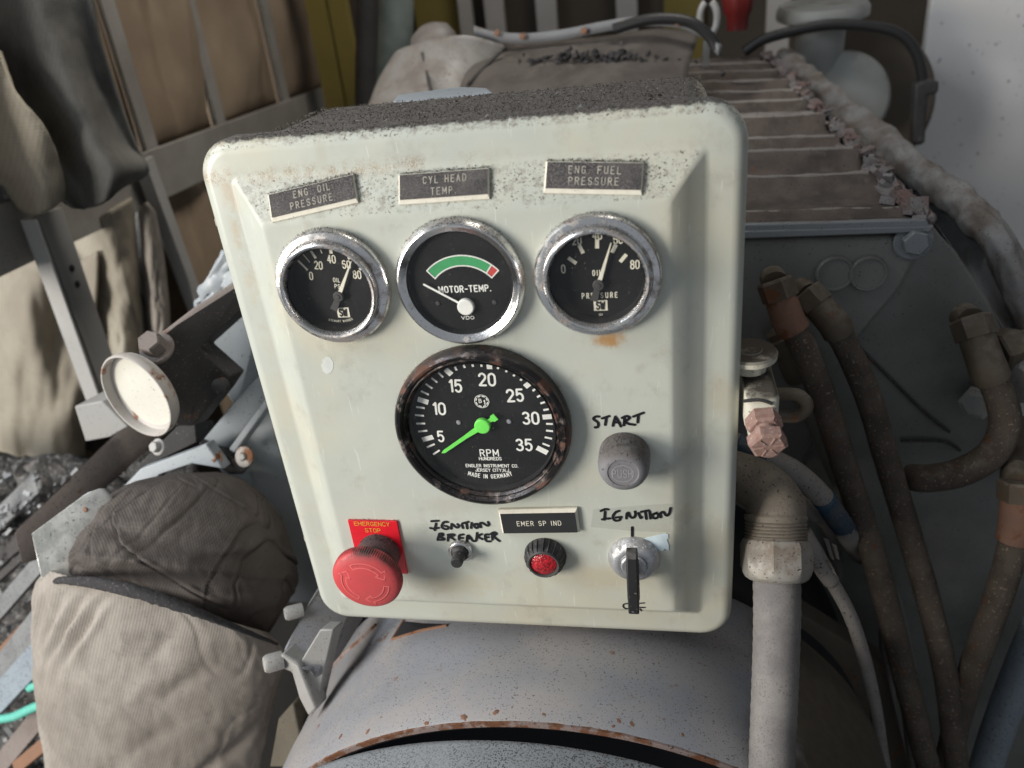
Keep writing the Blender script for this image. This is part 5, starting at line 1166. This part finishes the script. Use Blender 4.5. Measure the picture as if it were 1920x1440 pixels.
mb = sheet([[(930, 78), (1000, 80), (1120, 74), (1230, 58), (1310, 66)], [(905, 112), (1000, 108), (1120, 104), (1230, 98), (1300, 100)], [(870, 150), (1000, 140), (1120, 135), (1230, 132), (1290, 134)], [(850, 230), (1000, 220), (1120, 215), (1230, 210), (1280, 210)]], lambda u, v: .575-.03*sin(v*pi)-.15*v**1.7-.015*sin(u*pi), 36, 26)
build(mb, 'casting', M['casting'], cw, smooth=180, solid=.006)
for pp in ([(795, 98, .531), (802, 130, .515), (812, 170, .478)], [(948, 88, .538), (915, 120, .52), (878, 158, .478)], [(1165, 78, .545), (1170, 100, .535), (1178, 140, .50)]):
    mb = MB(); mb.tube([P(*p)+Vector((0, -.006, 0)) for p in pp], .0018, 8, 6); build(mb, 'seam', M['blackbar'], cw)
mb = MB(); fp = [(890, 58, .55), (925, 68, .55), (985, 72, .55), (1060, 64, .55), (1130, 50, .55), (1200, 40, .55), (1270, 42, .55), (1320, 62, .55), (1350, 95, .54)]
pth, _ = catmull([P(*p) for p in fp], [1]*len(fp), 6); rows = [[p+Vector((0, 0, z)) for p in pth] for z in (-.005, .005)]; mb.grid(rows); build(mb, 'flange', M['flangegrey'], cw, smooth=180, solid=.006)
for a, b in ((932, 62), (980, 68), (1095, 58), (1168, 45), (1205, 40), (1270, 42)):
    mb = MB(); mb.lathe([(.0035, 0), (.003, .0018), (.0001, .0022)], P(a, b, .544), (0, -1, .1), 12, cap1=True); build(mb, 'rivet', M['rust'], cw)
mb = MB(); hc = P(812, 78, .56); mb.lathe([(.027, -.02), (.026, .0), (.022, .010), (.012, .016), (.0001, .018)], hc, (-.15, -.35, .9), 40, cap1=True); build(mb, 'dome', M['sheet'], cw, smooth=180)
mb = MB(); mb.tube([P(a, b, .545) for a, b in ((1150, 55), (1220, 36), (1290, 40), (1330, 68), (1345, 95))], .0055, 10, 6); build(mb, 'black_seal', M['blackrub'], cw)
build(slab([(735, 192, .15), (745, 178, .16), (860, 163, .17), (912, 165, .17), (925, 175, .16), (850, 186, .15)], (0, .012, -.004)), 'ledge', M['cowl'], cw, bevel=.001)
mb = MB()
for i in range(420):
    p = P(*[(random.gauss(1140, 60), random.gauss(116, 8))][0], .50+.03*random.random()); r = random.uniform(.0006, .0030); X_ = Vector((random.gauss(0, 1), random.gauss(0, 1), random.gauss(0, 1))).normalized(); Y_ = X_.orthogonal(); mb.box(p, (r, r*.7, r*.5), X_, Y_, X_.cross(Y_))
tag(build(mb, 'soot_clump', M['cuff'], cw, smooth=0), kind='stuff')
mb = MB(); ec = P(1328, 35, .60); mb.tube([ec+Vector((.009*sin(t_*pi/9), 0, .017*cos(t_*pi/9))) for t_ in range(1, 18)], .0036, 10, 3); mb.tube([ec+Vector((0, 0, -.016)), ec+Vector((-.002, 0, -.034)), ec+Vector((-.003, 0, -.05))], .004, 10, 3); tag(build(mb, 'lifting_eye', M['rib'], smooth=180), 'grey lifting eye loop standing in front of the red valve', 'lifting eye')
mb = MB(); rc = P(1385, -22, .72); mb.lathe([(.012, -.045), (.013, -.030), (.0165, -.025), (.020, -.006), (.020, .012), (.016, .018), (.016, .05)], rc, (0, 0, 1), 24, cap0=True, cap1=True, rfn=lambda r, h, a: r*(1+.06*sin(a*6))); tag(build(mb, 'red_valve', M['redvalve'], smooth=50), 'dark red valve body at the top behind the lifting eye', 'valve')

# ---- hoses ---------------------------------------------------------------------------------------------------------
def hose(pts, r, lab, mat='hose', fit=None, fmat='fitting', seg=18, cat='hose', name='braided_hose', ext=True):
    base = P(*pts[-1]); t_ = thing(name, lab, cat, tuple(base))
    mb = MB(); v = [P(*p) for p in pts]; ext and v.append(v[-1]+(v[-1]-v[-2]).normalized()*.12+Vector((0, 0, -.10))); mb.tube(v, r, seg, 10, rfn=lambda q_, L, a: q_*(1+.012*sin(a*12+L*1500)*(1 if mat == 'hose' else 0)+.02*noise.noise(Vector((L*40, a, 1))))); build(mb, 'hose', M[mat], t_, smooth=180)
    if fit:
        f = [P(*p) for p in fit]; mb = MB(); mb.tube([v[0].lerp(v[1], .35), v[0], f[0]], [r*1.18, r*1.20, r*1.12], 18, 4); build(mb, 'ferrule', M[fmat], t_)
        d = (f[0]-v[0]).normalized(); mb = MB(); mb.hexa(f[0]-d*.002, d, r*1.35, r*1.5); build(mb, 'hex_nut', M['fitting'], t_, smooth=20)
        if len(f) > 1: mb = MB(); mb.tube([f[0]+d*r]+f[1:], r*.95, 16, 5); build(mb, 'elbow', M['fitting'], t_)
    return t_
hose([(1478, 600, .155), (1510, 660, .150), (1548, 760, .148), (1582, 870, .145), (1622, 990, .14), (1660, 1120, .13), (1694, 1260, .115), (1728, 1390, .10), (1750, 1520, .09)], .0089, 'rusty braided hose nearest the instrument box', fit=[(1462, 555, .160), (1448, 520, .172)], fmat='rustfit')
hose([(1562, 605, .160), (1592, 660, .158), (1630, 750, .155), (1662, 860, .152), (1700, 985, .145), (1742, 1130, .13), (1772, 1260, .115), (1786, 1370, .105), (1792, 1500, .09)], .0086, 'rusty braided hose second from the instrument box, silvery near its foot', fit=[(1530, 570, .168), (1498, 540, .18)])
hose([(1490, 690, .185), (1512, 740, .185), (1548, 830, .182), (1590, 930, .18), (1640, 1060, .18), (1690, 1200, .175)], .0080, 'dark hose half hidden behind the first braided hose', mat='plate', fit=[(1474, 655, .188), (1455, 620, .19)])
hose([(1852, 690, .165), (1876, 745, .160), (1884, 800, .155), (1858, 852, .150), (1800, 886, .148), (1740, 897, .150), (1712, 895, .165)], .0098, 'short curved brown hose bending under to the left', mat='hose', ext=False, fit=[(1830, 628, .178), (1806, 592, .195)])
hose([(1905, 985, .13), (1890, 1060, .125), (1858, 1160, .12), (1822, 1260, .115), (1795, 1350, .11), (1768, 1470, .10)], .0092, 'dim brown hose at the right edge leaning to the left', fit=[(1908, 930, .135), (1905, 880, .15)], fmat='rustfit')
hose([(1950, 1170, .17), (1900, 1290, .165), (1860, 1400, .16), (1830, 1500, .155)], .0125, 'smooth blue grey pipe in the bottom right corner', mat='scrapblue', name='pipe', cat='pipe')
hose([(1375, 830, .10), (1430, 855, .095), (1490, 885, .095), (1540, 930, .10), (1572, 975, .11), (1590, 1005, .135), (1615, 1040, .20), (1630, 1060, .25)], .0072, 'grimy cable wrapped in blue and grey tape', mat='whitecable', name='taped_cable', cat='cable')
tp_ = COL.objects  # tape bands follow on the cable
ct = [o for o in COL.objects if o.get('category') == 'cable'][-1]
for pts in (((1380, 832, .0985), (1412, 847, .0955), (1432, 857, .0945)), ((1542, 932, .1000), (1572, 975, .1095), (1585, 996, .128))):
    mb = MB(); mb.tube([P(*p) for p in pts], .0076, 18, 6, rfn=lambda r, L, a: r*(1+.05*noise.noise(Vector((L*200, a*2, 0))))); build(mb, 'blue_tape', M['bluetape'], ct, smooth=180)
hose([(1370, 885, .11), (1420, 905, .108), (1470, 925, .11), (1520, 960, .12), (1560, 1010, .19)], .0058, 'thin grey cable with a maroon tape band under the blue taped one', mat='whitecable', name='taped_cable', cat='cable')
ct = [o for o in COL.objects if o.get('category') == 'cable'][-1]
mb = MB(); mb.tube([P(*p) for p in ((1378, 888, .1095), (1398, 897, .1085), (1418, 905, .108))], .0066, 18, 6); build(mb, 'maroon_tape', M['redtape'], ct, smooth=180)
hose([(1498, 1000, .085), (1524, 1035, .085), (1556, 1085, .085), (1592, 1150, .085), (1618, 1225, .085), (1638, 1310, .085), (1652, 1400, .085), (1660, 1500, .085)], .0046, 'pale cable with torn sleeve curving down right of the conduit', mat='whitecable', name='cable', cat='cable')
ct = [o for o in COL.objects if o.get('category') == 'cable'][-1]
mb = MB(); mb.tube([P(*p) for p in ((1500, 1003, .0845), (1530, 1045, .0835), (1560, 1092, .0845))], [.0078, .0064, .0050], 18, 8, rfn=lambda r, L, a: r*(1+.12*noise.noise(Vector((L*160, a*1.5, 0))))); build(mb, 'sleeve', M['whitecable'], ct, smooth=180)
for i, (a, b) in enumerate((((1545, 1010), (1562, 1050)), ((1560, 1020), (1572, 1050)), ((1548, 1050), (1566, 1078)))):
    build(slab([(a[0], a[1], .08), (a[0]+9, a[1]+4, .078), (b[0]+2, b[1], .079), (b[0]-5, b[1]-4, .081)], (0, .0006, 0)), 'torn_flap', M['whitecable'], ct, smooth=0)
hose([(1660, 1180, .16), (1664, 1260, .155), (1668, 1340, .15), (1672, 1440, .14)], .0052, 'second pale cable half hidden between cable and hoses', mat='whitecable', name='cable', cat='cable')
mb = slab([(1380, 1180, .10), (1500, 1150, .11), (1660, 1250, .13), (1720, 1500, .12), (1380, 1500, .06)], (0, .02, 0)); build(mb, 'lower_plate', M['oliveplate'], eng, bevel=.002)

# small fittings at far right
rf = thing('pipe_union', 'grimy brass pipe union at the right edge beside the curved hose', 'pipe fitting', tuple(P(1890, 700, .2)))
mb = MB(); mb.tube([P(1960, 640, .19), P(1900, 650, .19), P(1870, 668, .19)], .010, 16, 4); build(mb, 'union_pipe', M['fitting'], rf)
mb = MB(); mb.hexa(P(1905, 650, .187), (-.9, -.3, -.2), .015, .014); build(mb, 'union_nut', M['fitting'], rf, smooth=20)
mb = MB(); mb.hexa(P(1935, 690, .187), (-.6, -.7, -.3), .018, .02); build(mb, 'union_nut', M['lag'], rf, smooth=20)
mb = MB(); mb.lathe([(.012, 0), (.012, .008), (.008, .010), (.0001, .010)], P(1835, 752, .2), (-.5, -.8, .1), 6, cap1=True); mb.box(P(1880, 752, .2), (.016, .006, .009)); build(mb, 'valve_stub', M['rib'], rf, smooth=20)
mb = MB(); mb.tube([P(1915, 740, .21), P(1918, 820, .21), P(1912, 900, .19)], .013, 16, 4); build(mb, 'stand_pipe', M['fitting'], rf)

# ---- cream junction block with the rusty bolt, right of the box ------------------------------------------------------
bk = thing('junction_block', 'cream painted block with dusty top and pink rusted hex bolt, right of the box', 'block', tuple(P(1430, 800, .05)))
def blk(z0, z1, x0, x1, y0, y1, r):
    rings = []
    for y, i in ((y0, .003), (y0+.001, .0012), (y0+.003, 0), (y1, 0)): rings.append(rrect(x0+i, x1-i, z0+i, z1-i, r, y))
    return rings
ta = P(1450, 752, .035); bb = P(1395, 820, .035); tb = P(1435, 690, .075)
xl, xr = .1305, P(1461, 780, .006).x; zt_ = P(1440, 742, .006).z; zb_ = P(1395, 822, .006).z
mb = MB(); mb.loft(blk(zb_+.004, zt_, xl, xr, .006, .046, .003)); build(mb, 'block_body', M['block'], bk, smooth=40)
mb = MB(); mb.box(((xl+xr)/2-.002, .026, zb_+.002), ((xr-xl)/2-.004, .0215, .003)); build(mb, 'base_strip', M['block'], bk, bevel=.001)
mb = MB(); p = P(1452, 752, .034); mb.tube([P(1393, 752, .0055), P(1425, 750, .0055), P(1448, 757, .0058)], .0009, 8, 5); build(mb, 'groove', M['blackbar'], bk)
tw = P(1405, 672, .030); mb = MB(); mb.lathe([(.0085, -.006), (.0090, .0), (.0135, .001), (.0138, .0035), (.0130, .0048), (.0062, .0050), (.0058, .0056), (.0001, .0058)], tw, (0, -.05, 1), 40, cap1=True); build(mb, 'top_washer', M['block'], bk)
lg = P(1470, 758, .030); mb = MB(); mb.tube([lg+Vector((-.006, 0, .006)), lg+Vector((.006, -.001, .006)), lg+Vector((.011, -.002, .0)), lg+Vector((.006, -.002, -.006)), lg+Vector((-.006, 0, -.006))], .0034, 12, 6); build(mb, 'lug', M['fitting'], bk, smooth=180)
rp = lambda r, L, a: r*(1+.06*noise.noise(Vector((L*500, cos(a)*2, sin(a)*2))))
bx = Vector((.06, -.92, -.30)).normalized(); b0 = P(1430, 784, .008)
mb = MB(); mb.hexa(b0, bx, .0088, .0075, .3, .16); build(mb, 'nut', M['pinkrust'], bk, smooth=20)
mb = MB(); mb.tube([b0+bx*.006, b0+bx*.021], .0052, 18, 0); build(mb, 'shank', M['pinkrust'], bk)
h0 = P(1437, 820, -.013); mb = MB(); mb.hexa(h0-bx*.000, bx, .0092, .0060, .15, .16); hb = build(mb, 'bolt_head', M['pinkrust'], bk, smooth=20)
mb = MB(); uu = bx.orthogonal().normalized(); ww = bx.cross(uu); cH = h0+bx*.0061
for k in range(6):
    a = k*pi/3+.4; d = uu*cos(a)+ww*sin(a); mb.tube([cH+d*.0022, cH+d*.0068], .00045, 6, 0)
build(mb, 'grade_mark', M['pinkrust'], hb)

# ---- conduit, coupling nut and elbow -----------------------------------------------------------------------------------
cd = thing('conduit', 'dusty grey flexible conduit hanging from a galvanised coupling nut at the right of the box', 'conduit', tuple(P(1450, 1440, .04)))
cp = [P(1456, 1075, .018), P(1457, 1150, .006), P(1454, 1260, -.014), P(1450, 1360, -.034), P(1446, 1470, -.055), P(1448, 1600, -.075), Vector((.235, -.075, -.31)), Vector((.27, -.05, -.50)), Vector((.28, -.04, -.80))]
mb = MB(); mb.tube(cp, [.0131, .0129, .0126, .0122, .0118, .0116, .0116, .0116, .0116], 40, 14, rfn=lambda r, L, a: r*(1+.012*sin(L*2*pi/.0065)+.008*noise.noise(Vector((L*30, a, 0))))); build(mb, 'flexible_tube', M['conduit'], cd, smooth=180)
nt = P(1456, 1085, .0165); nax = (P(1455, 1030, .026)-nt).normalized()
mb = MB(); c8 = []
uu = Vector((1, 0, 0)); uu = (uu-nax*uu.dot(nax)).normalized(); ww = nax.cross(uu)
def octr(r, h, k): return [nt+nax*h+(uu*cos(2*pi*j/64)+ww*sin(2*pi*j/64))*(r*(1-k+k*min(1.04, .955/max(cos(((2*pi*j/64+.2) % (pi/4))-pi/8), .1)))) for j in range(64)]
mb.loft([octr(.0150, -.001, 0), octr(.0172, .0005, 0), octr(.0186, .0030, .2), octr(.0192, .0065, 1), octr(.0192, .0185, 1), octr(.0182, .0215, .3), octr(.0166, .0225, 0)]); build(mb, 'coupling_nut', M['nut'], cd, smooth=28)
mb = MB(); prof = [(.0160, .0215)]
for k in range(5): prof += [(.0166, .0225+k*.0019), (.0175, .0232+k*.0019), (.0166, .0239+k*.0019)]
prof += [(.0172, .0330), (.0176, .0345), (.0168, .0360)]; mb.lathe(prof, nt, nax, 48); build(mb, 'thread', M['elbow'], cd)
e0 = nt+nax*.035; mb = MB(); mb.tube([e0, e0+nax*.006, e0+nax*.013+Vector((-.006, .004, 0)), e0+nax*.017+Vector((-.020, .010, 0)), e0+nax*.018+Vector((-.032, .012, 0))], [.0165, .0165, .0155, .0145, .0145], 30, 8); build(mb, 'elbow', M['elbow'], cd, smooth=180)
